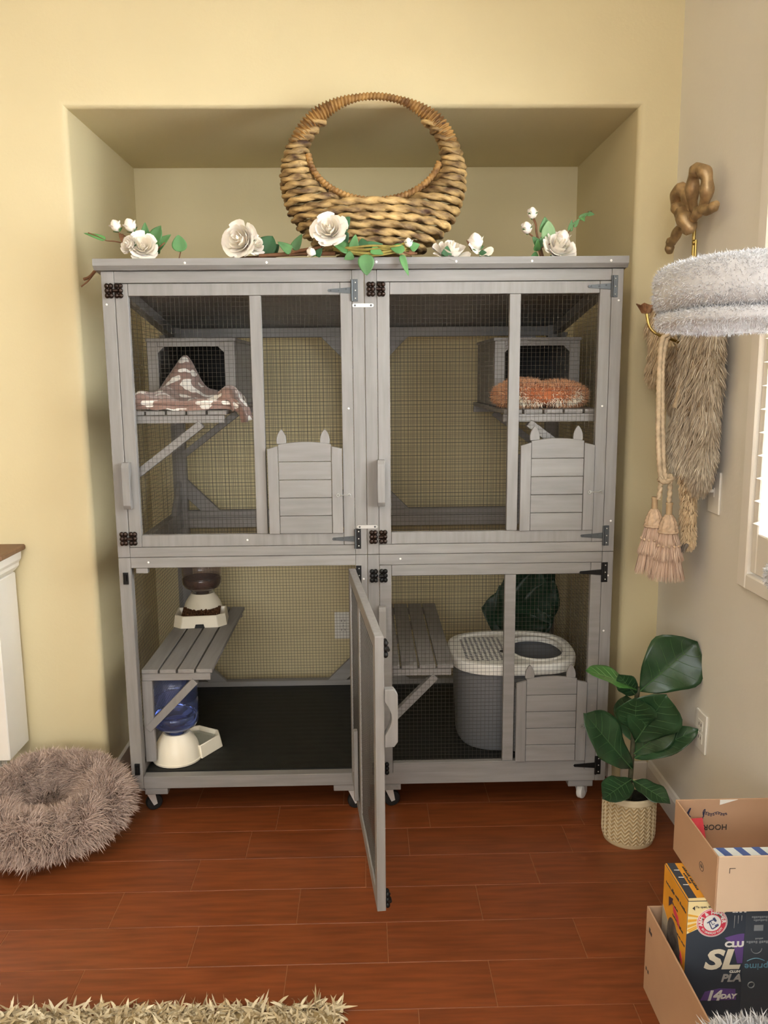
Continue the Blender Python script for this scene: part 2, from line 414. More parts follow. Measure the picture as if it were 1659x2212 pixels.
# ------------------------------------------------------------------ the cat enclosure
DB = 0.80                                                         # outer depth
ROOF = lambda y: 1.686 - 0.150*y                                  # underside of the sloping roof
cage = thing('cat_enclosure', 'large grey wooden cat enclosure with wire mesh doors standing in the wall niche', 'cat enclosure', (0, 0.4, 0))
T = 0.034
for x0, x1 in ((-0.75, -0.714), (-0.0355, -0.0006), (0.0006, 0.0355), (0.7165, 0.75)):
    part('post', GREY, cage, (x0, 0, 0.104), (x1, T, 0.8493)); part('post', GREY, cage, (x0, 0, 0.8507), (x1, T, 1.684))
for x0, x1 in ((-0.7135, -0.036), (0.036, 0.716)):
    for z0, z1 in ((0.104, 0.1435), (0.8175, 0.8493), (0.8507, 0.8805), (1.6515, 1.684)):
        part('rail', GREY, cage, (x0, 0.0005, z0), (x1, T, z1))
# back frame
yb0, yb1 = DB-0.036, DB
for x0, x1 in ((-0.75, -0.700), (-0.04, -0.0006), (0.0006, 0.04), (0.700, 0.75)):
    part('post', GREY, cage, (x0, yb0, 0.104), (x1, yb1, ROOF(yb0)-0.002))
for x0, x1 in ((-0.7, -0.0405), (0.0405, 0.7)):
    for z0, z1 in ((0.104, 0.165), (0.80, 0.8395), (0.8405, 0.868), (1.530, 1.566)):
        part('rail', GREY, cage, (x0, yb0+0.001, z0), (x1, yb1-0.001, z1))
    for cx, cz, sx_, sz_ in ((x0, 1.53, 1, -1), (x1, 1.53, -1, -1), (x0, 0.868, 1, 1), (x1, 0.868, -1, 1), (x0, 0.165, 1, 1), (x1, 0.165, -1, 1)):
        q = 0.125
        MB().prism([(cx, yb0+0.002, cz+sz_*q), (cx, yb0+0.002, cz+sz_*(q-0.075)), (cx+sx_*(q-0.075), yb0+0.002, cz), (cx+sx_*q, yb0+0.002, cz)], (0, 0.02, 0)).build('corner_brace', GREY, cage, bevel=0.001)
# side frames
for s in (-1, 1):
    xa, xb = s*0.75, s*0.718
    for z0, z1 in ((0.104, 0.165), (0.805, 0.868)): part('side_rail', GREY, cage, (xa-s*0.001, T+0.001, z0), (xb, yb0-0.001, z1))
    MB().prism([(xb, T+0.001, ROOF(T)-0.003), (xb, yb0-0.001, ROOF(yb0)-0.003), (xb, yb0-0.001, ROOF(yb0)-0.037), (xb, T+0.001, ROOF(T)-0.037)], (s*0.031, 0, 0)).build('side_rail', GREY, cage, bevel=0.001)
    for yy, zz_, sy, sz_ in ((yb0, ROOF(yb0)-0.037, -1, -1), (yb0, 0.868, -1, 1), (yb0, 0.165, -1, 1), (T, 0.165, 1, 1)):
        q = 0.16 if zz_ > 1 else 0.12
        MB().prism([(xb, yy+sy*0.001, zz_+sz_*q), (xb, yy+sy*0.001, zz_+sz_*(q-0.08)), (xb, yy+sy*(q-0.08), zz_), (xb, yy+sy*q, zz_)], (s*0.02, 0, 0)).build('corner_brace', GREY, cage, bevel=0.001)

def wire(name, parent, a, b, plane, step=0.0125, r=0.00062, top=None):
    """welded wire mesh: every wire a thin three-sided rod"""
    m = MB()
    def rod(p, q):
        p, q = V(p), V(q); d = (q-p).normalized(); n1 = d.orthogonal().normalized(); n2 = d.cross(n1)
        vs = [e + n1*(r*math.cos(w)) + n2*(r*math.sin(w)) for e in (p, q) for w in (0, 2*PI/3, 4*PI/3)]
        m.add(vs, [(0,1,4,3), (1,2,5,4), (2,0,3,5)])
    (u0, z0), (u1, z1) = a, b
    P = (lambda u, z, o: (u, plane[1]+o, z)) if plane[0] == 'y' else (lambda u, z, o: (plane[1]+o, u, z))
    n = int(round((u1-u0)/step)); k_ = int(round((z1-z0)/step))
    for i in range(1, n):
        u = u0+(u1-u0)*i/n; j = random.uniform(-0.0006, 0.0006); zt = top(u) if top else z1
        rod(P(u+j, z0, 0), P(u-j, zt, 0))
    for i in range(1, k_):
        z_ = z0+(z1-z0)*i/k_; j = random.uniform(-0.0006, 0.0006); ua = u1
        if top and z_ > top(u1): ua = u0+(u1-u0)*max(0, min(1, (top(u0)-z_)/(top(u0)-top(u1))))
        if ua-u0 > 0.01: rod(P(u0, z_+j, r*1.6), P(ua, z_-j, r*1.6))
    return m.build(name, WIRE, parent, kind='stuff')
for x0, x1 in ((-0.702, -0.038), (0.038, 0.702)):
    wire('wire_mesh', cage, (x0, 0.16), (x1, 0.805), ('y', DB-0.012)); wire('wire_mesh', cage, (x0, 0.862), (x1, 1.535), ('y', DB-0.012))
for s in (-1, 1):
    wire('wire_mesh', cage, (T, 0.16), (yb0, 0.81), ('x', s*0.733)); wire('wire_mesh', cage, (T, 0.862), (yb0, 1.65), ('x', s*0.733), top=lambda y: ROOF(y)-0.036)

# roof boards and front fascia
for x0, x1 in ((-0.764, -0.0006), (0.0006, 0.757)):
    m = MB().prism([(x0, -0.006, ROOF(-0.006)), (x0, DB+0.02, ROOF(DB+0.02)), (x0, DB+0.02, ROOF(DB+0.02)+0.018), (x0, -0.006, ROOF(-0.006)+0.018)], (x1-x0, 0, 0))
    m.build('roof_panel', GREY, cage)
MB().prism([(-0.764, -0.024, 1.716), (-0.764, -0.024, 1.697), (-0.764, -0.012, 1.6855), (-0.764, -0.0065, 1.6855), (-0.764, -0.0065, 1.716)], (1.521, 0, 0)).build('roof_fascia', GREY, cage)
m = MB()
for x_, z_ in ((-0.505, 1.703), (-0.275, 1.703), (0.035, 1.703), (0.262, 1.703), (0.478, 1.703), (0.705, 1.703)): m.ball((x_, -0.0245, z_), (0.0038, 0.0015, 0.0038), 8, 4)
m.build('fascia_screws', SCREW, cage, smooth=60)
m = MB()
for x_, z_ in ((-0.738, 1.592), (0.738, 1.594), (0.738, 0.945), (0.735, 0.775), (-0.012, 0.775), (0.728, 0.60), (-0.66, 0.835), (0.1, 0.836), (-0.36, 0.9), (-0.05, 1.29), (0.7, 1.29)):
    m.ball((x_, -0.0005, z_), (0.0034, 0.0014, 0.0034), 8, 4)
m.build('frame_screws', SCREW, cage, smooth=60)
for z_, xo in ((1.585, -0.004), (0.936, 0.001)):                   # metal joining plates across the two modules
    m = MB(); w = 0.026
    pts = [(xo+sg*w+0.0055*math.cos(a), -0.0003, z_+0.0055*math.sin(a)) for sg, a0 in ((1, -PI/2), (-1, PI/2)) for a in [a0+PI*i/6 for i in range(7)]]
    m.prism(pts, (0, -0.0016, 0)); c = m.build('joining_plate', ZINC, cage, bevel=0.0004)
    m = MB(); m.ball((xo-w+0.003, -0.002, z_), (0.003, 0.0012, 0.003), 8, 4); m.ball((xo+w-0.003, -0.002, z_), (0.003, 0.0012, 0.003), 8, 4); m.build('screw', DARKST, c, smooth=60)

# floors, mats, feet, casters
for x0, x1 in ((-0.714, -0.006), (0.006, 0.714)):
    part('floor_board', GREY, cage, (x0, T+0.002, 0.118), (x1, yb0-0.002, 0.137))
    m = MB(); nx, ny = 46, 40
    m.grid(lambda u, v: (x0+(x1-x0)*u, T+0.004+(yb0-T-0.008)*v, 0.1455+0.0006*math.sin(v*PI*40)), nx, ny*2); m.box((x0, T+0.004, 0.138), (x1, yb0-0.004, 0.1448))
    m.build('floor_mat', MATM, cage, smooth=50)
for x0, x1, y0 in ((-0.70, -0.652, 0.004), (-0.104, -0.052, 0.004), (0.04, 0.086, 0.004), (0.645, 0.70, 0.004), (-0.70, -0.65, 0.72), (0.65, 0.70, 0.72)):
    part('foot_block', GREY, cage, (x0-0.012, y0, 0.082), (x1+0.012, y0+0.07, 0.1035), 0.002)
CH = material('chrome', 'dededc', rough=0.4, metal=0.35)
for x_, y_, wm, ang in ((-0.715, 0.06, RUBBER, 0.5), (-0.062, 0.05, RUBBER, 0.25), (0.056, 0.06, RUBBER, 0.2), (0.69, 0.075, WHITEP, 0.9), (-0.69, 0.74, RUBBER, 0.4), (0.69, 0.74, RUBBER, -0.4)):
    m = MB(); m.box((x_-0.026, y_-0.02, 0.0775), (x_+0.026, y_+0.025, 0.0815)); m.lathe([(0, 0.0695), (0.014, 0.07), (0.016, 0.0775)], (x_, y_, 0), 14)
    ca, sa = math.cos(ang), math.sin(ang)
    for s_ in (-1, 1):                                              # fork cheeks
        o = V((x_-sa*0.014*s_, y_+ca*0.014*s_, 0)); d = V((ca, sa, 0))
        m.prism([o+d*(-0.014)+V((0, 0, 0.072)), o+d*0.014+V((0, 0, 0.072)), o+d*0.022+V((0, 0, 0.024)), o+d*0.010+V((0, 0, 0.02))], (-sa*0.002*s_, ca*0.002*s_, 0))
    cs = m.build('caster', CH, cage, smooth=35)
    a = V((x_+ca*0.015, y_+sa*0.015, 0.0265)); ax = V((-sa, ca, 0)); m = MB(); e = V((ca, sa, 0)); n_ = 20; vs = []
    for off, r in ((-0.011, 0.0), (-0.011, 0.012), (-0.009, 0.024), (-0.006, 0.0265), (0.006, 0.0265), (0.009, 0.024), (0.011, 0.012), (0.011, 0.0)):
        vs.append([a+ax*off+e*(r*math.cos(2*PI*i/n_))+V((0, 0, r*math.sin(2*PI*i/n_))) for i in range(n_)])
    m.add([p for r in vs for p in r], [(j*n_+i, j*n_+(i+1) % n_, (j+1)*n_+(i+1) % n_, (j+1)*n_+i) for j in range(7) for i in range(n_)])
    m.build('wheel', wm, cs, smooth=40)

# doors. Built closed, their origin on the hinge line; hardware and boards are their parts.
def hook(parent, x, z, y):
    m = MB(); m.tube(bez([(x, y-0.004, z), (x+0.012, y-0.005, z), (x+0.026, y-0.005, z+0.001), (x+0.033, y-0.004, z+0.004), (x+0.037, y-0.003, z+0.001), (x+0.038, y-0.001, z-0.007)], 6), 0.0013, 6)
    m.tube(arc((x, y-0.004, z), 0.0042, 0, 2*PI, 12)[:-1], 0.0014, 6, closed=True)
    m.build('hook', ZINC, parent, smooth=60)
def hinge(parent, x, z, mat, y):                                   # T hinge: plate on the post (x..), strap pointing left on the door
    m = MB(); m.prism([(x-0.001, y-0.0022, z+0.009), (x-0.001, y-0.0022, z-0.009), (x-0.05, y-0.0022, z-0.005), (x-0.066, y-0.0022, z-0.004), (x-0.069, y-0.0022, z), (x-0.066, y-0.0022, z+0.004), (x-0.05, y-0.0022, z+0.005)], (0, 0.002, 0))
    m.tube([(x+0.001, y-0.003, z-0.030), (x+0.001, y-0.003, z+0.030)], 0.0034, 8)
    for dx in (-0.016, -0.036, -0.06): m.ball((x+dx, y-0.0024, z+(0.0035 if dx > -0.02 else 0)), (0.0022, 0.001, 0.0022), 8, 4)
    h = m.build('hinge_strap', mat, parent, smooth=35)
def hinge_plate(x, z, mat):
    m = MB(); m.box((x+0.002, -0.0022, z-0.031), (x+0.018, -0.0003, z+0.031))
    p = m.build('hinge_plate', mat, cage, bevel=0.0006)
    m = MB(); [m.ball((x+0.011, -0.0023, z+q), (0.0022, 0.001, 0.0022), 8, 4) for q in (-0.022, 0.0, 0.022)]; m.build('screw', ZINC, p, smooth=60)
def latch_half(parent, x, z, mat, y, tongue=0):
    m = MB()
    for dx in (-0.0055, 0.0055):
        for dz in (-0.0135, 0.0, 0.0135): m.ball((x+dx, y-0.004, z+dz), (0.0072, 0.0062, 0.0078), 10, 6)
    m.box((x-0.009, y-0.004, z-0.017), (x+0.009, y-0.0003, z+0.017))
    if tongue: m.tube([(x, y-0.009, z), (x+tongue, y-0.009, z)], 0.0045, 8)
    m.ball((x-0.0045, y-0.010, z+0.0135), (0.0028, 0.0012, 0.0028), 8, 4); m.ball((x+0.0045, y-0.010, z-0.0135), (0.0028, 0.0012, 0.0028), 8, 4)
    return m.build('latch', mat, parent, smooth=50)

def door(x0, x1, z0, z1, mull, hinge_x, hmat, lmat, hz, lz, flap_top, angle=0.0, dz=0.0, hfrac=(0.155, 0.335), st=(0.036, 0.033)):
    y0, y1 = 0.0, 0.021
    g = 0.0007
    m = MB()
    m.box((x0, y0, z0), (x0+st[0], y1, z1)); m.box((x1-st[1], y0, z0), (x1, y1, z1))
    rt_, rb_ = (0.034, 0.034)
    m.box((x0+st[0]+g, y0+0.0006, z1-rt_), (x1-st[1]-g, y1, z1)); m.box((x0+st[0]+g, y0+0.0006, z0), (x1-st[1]-g, y1, z0+rb_+0.002))
    m.box((mull[0], y0+0.0008, z0+rb_+0.002+g), (mull[1], y1-0.001, z1-rt_-g))
    d = m.build('door', GREY, cage, bevel=0.0012, origin=(hinge_x, 0, z0))
    wire('wire_mesh', d, (x0+st[0]-0.008, z0+rb_-0.006), (x1-st[1]+0.008, z1-rt_+0.008), ('y', y1-0.005), r=0.00052)
    # flap with cat ears: two stiles, five boards
    fx0, fx1 = mull[1]+0.006, x1-st[1]-0.002; fz0 = z0+rb_+0.003; ft = flap_top
    def crown(x): u = (x-(fx0+fx1)/2)/((fx1-fx0)/2); return ft-0.015*u*u
    sw_ = 0.031
    for a, b in ((fx0, fx0+sw_), (fx1-sw_, fx1)):
        MB().prism([(a, -0.009, fz0), (b, -0.009, fz0), (b, -0.009, crown(b)-(0.004 if a == fx0 else 0.006)), (a, -0.009, crown(a)-0.006)], (0, 0.011, 0)).build('flap_stile', GREY, d, bevel=0.001)
    hb = (ft-0.004-fz0)/5
    for i in range(5):
        a, b = fx0+sw_+0.001, fx1-sw_-0.001; za, zb = fz0+i*hb, fz0+(i+1)*hb-0.0014
        if i < 4: part('flap_board', GREY, d, (a, -0.0065, za), (b, 0.004, zb))
        else:
            pts = [(a, -0.0068, za)]+[(b, -0.0068, za)]+[(b-(b-a)*q/10, -0.0068, crown(b-(b-a)*q/10)) for q in range(11)]
            MB().prism(pts, (0, 0.0108, 0)).build('flap_board', GREY, d, bevel=0.001)
    for ex in (fx0+0.042, fx1-0.05):
        pts = []
        for q in range(11):
            t = q/10; pts.append((ex-0.0145*(math.sin(PI*(0.36+0.64*t))**0.75 if t < 1 else 0), -0.0035, ft-0.006+0.043*t))
        pts2 = [(2*ex-p[0], p[1], p[2]) for p in pts[-2::-1]]
        MB().prism(pts+pts2, (0, 0.0085, 0)).build('flap_ear', GREY, d, bevel=0.001)
    part('flap_stop', GREY, d, (fx0, y1+0.0025, fz0+0.02), (fx0+0.02, y1+0.014, ft-0.05), 0.001)
    hook(d, fx1-0.013, fz0+(ft-fz0)*0.42, -0.0095)
    # handle: a board with a scooped grip
    hx, hz0, hz1 = x0+0.002, z0+(z1-z0)*hfrac[0], z0+(z1-z0)*hfrac[1]
    if hz1-hz0 > 0.137: hz0, hz1 = hz1-0.138, hz1
    pr_ = [(-0.0305, hz0+0.012), (-0.0305, hz1-0.012), (-0.022, hz1), (-0.0005, hz1)] + \
          [(-0.0005-0.016*math.sin(PI*q/8), hz1-0.028-(hz1-hz0-0.056)*q/8) for q in range(9)] + [(-0.0005, hz0), (-0.022, hz0)]
    MB().prism([(hx-0.006, p[0], p[1]) for p in pr_], (0.022, 0, 0)).build('handle', GREY, d, bevel=0.001)
    for z_ in hz: hinge(d, hinge_x, z_, hmat, -0.0005)
    for z_ in lz: latch_half(d, x0+0.012, z_, lmat, -0.0005, -0.014)
    if angle: d.rotation_euler = (0, 0, angle)
    if dz: d.location.z += dz
    return d
# upper left
door(-0.7125, -0.0365, 0.8818, 1.6495, (-0.331, -0.298), -0.0365, DARKST, BRONZE, (1.627, 0.900), (1.630, 0.909), 1.194)
for z_, mt in ((1.627, DARKST), (0.900, BLACKM)): hinge_plate(-0.0365, z_, mt)
for z_ in (1.630, 0.909): latch_half(cage, -0.728, z_, BRONZE, -0.0005)
# upper right
door(0.0365, 0.7155, 0.8818, 1.6495, (0.421, 0.4535), 0.7155, DARKST, BRONZE, (1.634, 0.900), (1.630, 0.905), 1.197)
for z_ in (1.634, 0.900): hinge_plate(0.7155, z_, DARKST)
for z_ in (1.630, 0.905): latch_half(cage, 0.019, z_, BRONZE, -0.0005)
# lower right
door(0.0365, 0.7155, 0.1395, 0.8165, (0.4195, 0.4535), 0.7155, BLACKM, BLACKM, (0.786, 0.157), (0.785, 0.160), 0.456, hfrac=(0.61, 0.815))
for z_ in (0.786, 0.157): hinge_plate(0.7155, z_, BLACKM)
for z_ in (0.785, 0.160): latch_half(cage, 0.019, z_, BLACKM, -0.0005)
# lower left, swung wide open towards the room
door(-0.7125, -0.0375, 0.1395, 0.8165, (-0.331, -0.298), -0.0365, BLACKM, BLACKM, (0.786, 0.157), (0.785, 0.165), 0.456, hfrac=(0.61, 0.815), angle=math.radians(96.0), dz=-0.008)
for z_ in (0.786, 0.157): hinge_plate(-0.0365, z_, BLACKM)
for z_ in (0.787, 0.172):
    m = MB(); m.box((-0.737, -0.006, z_-0.018), (-0.722, -0.0003, z_+0.018)); m.tube([(-0.7295, -0.007, z_-0.008), (-0.7295, -0.007, z_+0.012)], 0.005, 8)
    m.build('latch_keeper', BLACKM, cage, smooth=40)
part('door_stop', GREY, cage, (-0.70, 0.004, 0.800), (-0.665, 0.03, 0.8165))

# shelves: boards running front to back on a cross beam, with slanting braces
def shelf(x0, x1, ztop, n, y0, y1, wall, name='shelf', beam=True):
    root = MB().box((x0+0.002, y0+0.004, ztop-0.013-0.024), (x1-0.010, y0+0.022, ztop-0.0135)).build(name, GREY, cage, bevel=0.001)
    part('cross_beam', GREY, root, (x0+0.002, y1-0.03, ztop-0.037), (x1-0.010, y1-0.012, ztop-0.0135))
    w = (x1-x0)/n
    for i in range(n): part('shelf_board', GREY, root, (x0+i*w+0.003, y0, ztop-0.0125), (x0+(i+1)*w-0.003, y1, ztop))
    for yy in (y0+0.006, y1-0.035):
        if wall < 0: a, b = (x0+0.012, yy+0.008, ztop-0.20), (x0+(x1-x0)*0.74, yy+0.008, ztop-0.040)
        else: a, b = (x1-0.012, yy+0.008, ztop-0.20), (x1-(x1-x0)*0.74, yy+0.008, ztop-0.040)
        MB().bar(a, b, 0.024, 0.026, (0, 1, 0)).build('brace', GREY, root, bevel=0.001)
    return root
shelf(-0.716, -0.412, 1.2865, 5, 0.036, yb0-0.002, -1)
shelf(0.412, 0.716, 1.2805, 5, 0.036, yb0-0.002, 1)
sl = shelf(-0.716, -0.489, 0.4795, 4, 0.046, yb0-0.002, -1)
part('support_board', GREY, sl, (-0.716, 0.052, 0.17), (-0.684, 0.068, 0.441))
shelf(0.044, 0.2715, 0.4825, 4, 0.046, yb0-0.002, -1)

def nest(x0, x1, z0, z1, y0, y1):
    root = part('nest_box', GREY, cage, (x0, y1-0.012, z0), (x1, y1, z1))
    part('side_panel', GREY, root, (x0, y0+0.014, z0), (x0+0.012, y1-0.0125, z1)); part('side_panel', GREY, root, (x1-0.012, y0+0.014, z0), (x1, y1-0.0125, z1))
    part('top_panel', GREY, root, (x0-0.004, y0-0.002, z1+0.0005), (x1+0.004, y1, z1+0.011))
    for a, b in ((x0, x0+0.034), (x1-0.034, x1)): part('front_post', GREY, root, (a, y0, z0), (b, y0+0.0135, z1))
    part('front_rail', GREY, root, (x0+0.0345, y0+0.001, z1-0.016), (x1-0.0345, y0+0.013, z1))
    for a, sg in ((x0+0.0345, 1), (x1-0.0345, -1)):
        MB().prism([(a, y0+0.001, z1-0.0165), (a+sg*0.02, y0+0.001, z1-0.0165), (a, y0+0.001, z1-0.036)], (0, 0.011, 0)).build('corner_block', GREY, root)
    part('dark_back_sheet', MATM, root, (x0+0.0125, y1-0.02, z0), (x1-0.0125, y1-0.0125, z1))  # black sheet standing in for the dark interior of the box
nest(-0.714, -0.428, 1.2875, 1.500, 0.33, 0.755)
nest(0.430, 0.714, 1.2815, 1.494, 0.33, 0.755)

# ------------------------------------------------------------------ moon-shaped wicker basket on the roof
BASK = material('basket_rush', '422a1b', rough=0.6, var=0.0, scale=17, stretch=(1, 1, 2.6), col2='c4a46c', bump=0.5, bscale=150, rnd=0.14)
BASKD = material('basket_rim_rush', '6b4a28', rough=0.6, scale=26, col2='b98f52', bump=0.4, bscale=140)
bx, by = 0.031, 0.095
basket = thing('wicker_basket', 'large round brown woven rush basket with tall hoop handle standing on the enclosure roof', 'basket', (bx, by, 1.715))
OA, OZ, OC = 0.272, 0.241, 1.948                                  # outer outline
HA, HZ, HC, HX = 0.192, 0.140, 2.030, bx+0.004                    # hole outline
def outer(z): q = 1-((z-OC)/OZ)**2; return OA*math.sqrt(q) if q > 0 else 0
def hole(z): q = 1-((z-HC)/HZ)**2; return HA*math.sqrt(q) if q > 0 else 0
def depthb(z): return 0.090*min(1, 0.72+(z-1.715)*3.0) if z < 1.81 else 0.090*max(0.16, 1-(z-1.81)/0.30)
rr_ = 0.0120
z = 1.727; row = 0
while z < 2.115:
    A = outer(z); h = hole(z+0.032); b = depthb(z)
    def loop(xc, half, arch):
        pts = []
        n = max(24, int(half*2*PI/0.0065))
        for i in range(n):
            t = 2*PI*i/n; ct, st_ = math.cos(t), math.sin(t)
            x = xc + half*ct; y = by + b*math.copysign(abs(st_)**0.8, st_)
            pts.append((x, y, z + arch*(1-((x-bx)/max(A, .05))**2)))
        return pts
    tw = random.choice((56, 64, 50))
    if h < 0.02:
        MB().tube(loop(bx, A-rr_*0.6, 0.022), rr_, 12, closed=True, ref=(0, 0, 1), lobes=2, twist=tw, depth=0.58).build('weave_row', BASK, basket, smooth=60)
    else:
        for sg in (-1, 1):
            x_in, x_out = (HX-bx)+sg*h, sg*A
            half = abs(x_out-x_in)/2
            if half > 0.012:
                MB().tube(loop(bx+(x_in+x_out)/2, half-rr_*0.6, 0.022), rr_*(0.9 if half > .03 else .8), 12, closed=True, ref=(0, 0, 1), lobes=2, twist=tw, depth=0.58).build('weave_row', BASK, basket, smooth=60)
    z += 0.0215 if z < 1.9 else 0.0195; row += 1
# base disc
MB().lathe([(0, 0), (1, 0), (1, 0.008), (0, 0.009)], (bx, by, 1.7155), 36, sx=0.115, sy=0.052).build('base', BASKD, basket)
# hoop handle, coiled; and the wrapped rim round the mouth
pts, rad = [], []
for i in range(121):
    a = math.radians(14)+math.radians(152)*i/120
    po = V((bx+OA*math.cos(a), by, OC+OZ*math.sin(a))); pi_ = V((HX+HA*math.cos(a), by, HC+HZ*math.sin(a)))
    pts.append((po+pi_)/2); rad.append(max(0.0125, min(0.030, (po-pi_).length*0.5)))
MB().tube([p for p in bez(pts[::6], 24)], [rad[min(120, int(i/24*6))]*0.92 for i in range(20*24+1)], 14, ribs=0.0105, ref=(0, 1, 0)).build('hoop_handle', BASKD, basket, smooth=60)
for sg in (-1, 1):
    pts = []
    for i in range(90):
        a = PI*1.02+PI*0.96*i/89
        p = V((HX+HA*math.cos(a), 0, HC+HZ*math.sin(a)-0.006)); pts.append((p.x, by+sg*(depthb(p.z)*0.72), p.z))
    MB().tube(bez(pts[::6], 28), 0.0105, 10, ribs=0.0115, ref=(0, 1, 0)).build('wrapped_rim', BASKD, basket, smooth=60)

# ------------------------------------------------------------------ silk roses
def frame(axis):
    a = V(axis).normalized(); u = a.orthogonal().normalized(); return a, u, a.cross(u)
def petal(m, c, axis, az, spread, R, H, curl, n=6):
    a, u, v = frame(axis)
    def fn(s, t):
        ang = az+(s-0.5)*spread*(1-0.35*(2*abs(s-0.5))**3*t)
        tt = t*(1-0.16*(2*abs(s-0.5))**2.5)
        rho = R*(0.12+0.88*math.sin(min(tt, 1)*PI/2)**0.8) + curl*R*max(0, tt-0.6)**1.5*2.2
        hh = H*(tt-0.55*max(0, tt-0.7)**1.3*curl*2) + 0.06*R*math.sin(s*9+az*3)*tt*tt
        return c + u*(rho*math.cos(ang)) + v*(rho*math.sin(ang)) + a*hh
    m.grid(fn, n, 5)
def rose(parent, c, axis, R, open_=1.0):
    c = V(c); a = V(axis).normalized(); c0 = c-a*(R*0.55)
    m = MB(); 
    for k in range(10): petal(m, c0, a, k*2.4, 2.2, R*(0.10+0.055*k), R*(1.30-0.035*k), 0.10)
    m.ball(c0+a*(R*0.55), R*0.22, 10, 6)
    r_ = m.build('rose', ROSEC, parent, smooth=180)
    for k in range(5): 
        q = MB(); petal(q, c0, a, 0.7+k*2*PI/5, 1.7, R*0.70, R*1.02, 0.28*open_); q.build('petal', ROSE, r_, smooth=180)
    for k in range(6):
        q = MB(); petal(q, c0, a, k*2*PI/6+random.uniform(-.15, .15), 1.55, R*random.uniform(0.80, 0.9), R*(0.88-0.1*(k % 2)), 0.55*open_); q.build('petal', ROSE, r_, smooth=180)
    for k in range(5):
        q = MB(); petal(q, c0, a, 0.4+k*2*PI/5+random.uniform(-.2, .2), 1.45, R*random.uniform(0.82, 0.95), R*0.68, 0.65*open_); q.build('petal', ROSE, r_, smooth=180)
    q = MB()
    for k in range(5): petal(q, c0-a*R*0.05, a, k*2*PI/5, 0.7, R*0.55, R*0.25, 0.6, 3)
    q.build('sepals', LEAF, r_, smooth=180)
    return r_
def bud(parent, c, axis, R, green=0.75):
    c = V(c); a = V(axis).normalized(); c0 = c-a*R*1.1
    m = MB(); A, u, v = frame(a); n = 14; L0 = []
    for rho, h in ((0.05, 0), (0.62, 0.35), (0.95, 0.9), (0.86, 1.5), (0.5, 2.0), (0.1, 2.25)):
        L0.append([c0+A*(h*R)+u*(rho*R*math.cos(2*PI*i/n)*(1+.06*math.sin(3*i)))+v*(rho*R*math.sin(2*PI*i/n)) for i in range(n)])
    m.add([p for r in L0 for p in r], [(j*n+i, j*n+(i+1) % n, (j+1)*n+(i+1) % n, (j+1)*n+i) for j in range(5) for i in range(n)])
    b_ = m.build('rosebud', ROSE, parent, smooth=180)
    q = MB()
    for k in range(3): petal(q, c0+a*R*0.2, a, 1+k*2.1, 1.6, R*1.02, R*(1.7-0.1*k), 0.3)
    q.build('petal', ROSE, b_, smooth=180)
    q = MB()
    for k in range(4): petal(q, c0-a*R*0.1, a, k*2*PI/4, 0.8, R*0.95, R*2*green, 0.25, 3)
    q.build('sepals', LEAF, b_, smooth=180)
    return b_
def leaf(parent, base, tip, width, normal, mat=None, droop=0.1, fold=0.15, shape=0.5, lobes=0.0, name='leaf', nx=8, wave=0.0, cup=0.0, veins=None):
    base, tip = V(base), V(tip); d = tip-base; L = d.length; d.normalize()
    nrm = V(normal); nrm = (nrm-d*nrm.dot(d)).normalized(); sd = d.cross(nrm)
    ph = random.uniform(0, 6)
    def fn(s, t):
        w = (math.sin(PI*min(1, t**shape)))**0.75 if 0 < t < 1 else 0.0
        w *= 1+lobes*math.sin(t*PI*3.2+0.5); w = w*width/2+0.0012*(1-t)
        x = (s-0.5)*2
        return base+d*(L*t)+sd*(x*w)+nrm*(abs(x)*w*fold - droop*L*(t*t) + cup*L*math.sin(PI*t) + wave*width*math.sin(t*14+ph+(3 if x > 0 else 0))*abs(x)**1.6)
    o = MB().grid(fn, nx, 12).build(name, mat or LEAF, parent, smooth=180)
    md = o.modifiers.new('thickness', 'SOLIDIFY'); md.thickness = 0.0007
    if veins:                                                     # raised midrib and side ribs that follow the blade
        m = MB(); lift = nrm*0.0007
        m.tube([fn(0.5, q/12)+lift for q in range(12)], [0.0020*(1-q/14) for q in range(12)], 5)
        for q in (0.22, 0.36, 0.50, 0.64, 0.76):
            for sg in (-1, 1):
                m.tube([fn(0.5+sg*0.40*j/4, min(0.97, q+0.15*j/4))+lift for j in range(5)], [0.0009*(1-j/7) for j in range(5)], 4)
        m.build('leaf_veins', veins, o, smooth=60)
    return o
def stem(parent, pts, r=0.0022, mat=None, name='stem'):
    return MB().tube(bez(pts, 8), r, 7).build(name, mat or STEM, parent, smooth=60)

FRONT = (0, -1, 0.15)
g1 = thing('rose_spray', 'white silk rose spray with two pale buds at the left end of the enclosure roof', 'artificial flowers', (-0.64, 0.05, 1.70), 'silk roses on the enclosure roof')
rose(g1, (-0.632, 0.02, 1.755), (0.25, -0.9, 0.35), 0.040)
q_ = rose(g1, (-0.668, 0.01, 1.758), (-0.5, -0.8, 0.3), 0.026, 0.6)
bud(g1, (-0.7046, 0.02, 1.8116), (-0.45, -0.3, 1), 0.0155, 0.3); bud(g1, (-0.664, 0.02, 1.8127), (-0.35, -0.4, 1), 0.0175, 0.3)
stem(g1, [(-0.62, 0.06, 1.715), (-0.66, 0.04, 1.77), (-0.70, 0.025, 1.793)]); stem(g1, [(-0.64, 0.05, 1.735), (-0.655, 0.03, 1.79)])
stem(g1, [(-0.64, 0.05, 1.745), (-0.70, 0.03, 1.768), (-0.735, 0.02, 1.772), (-0.762, 0.02, 1.785), (-0.784, 0.02, 1.793)], 0.0018)
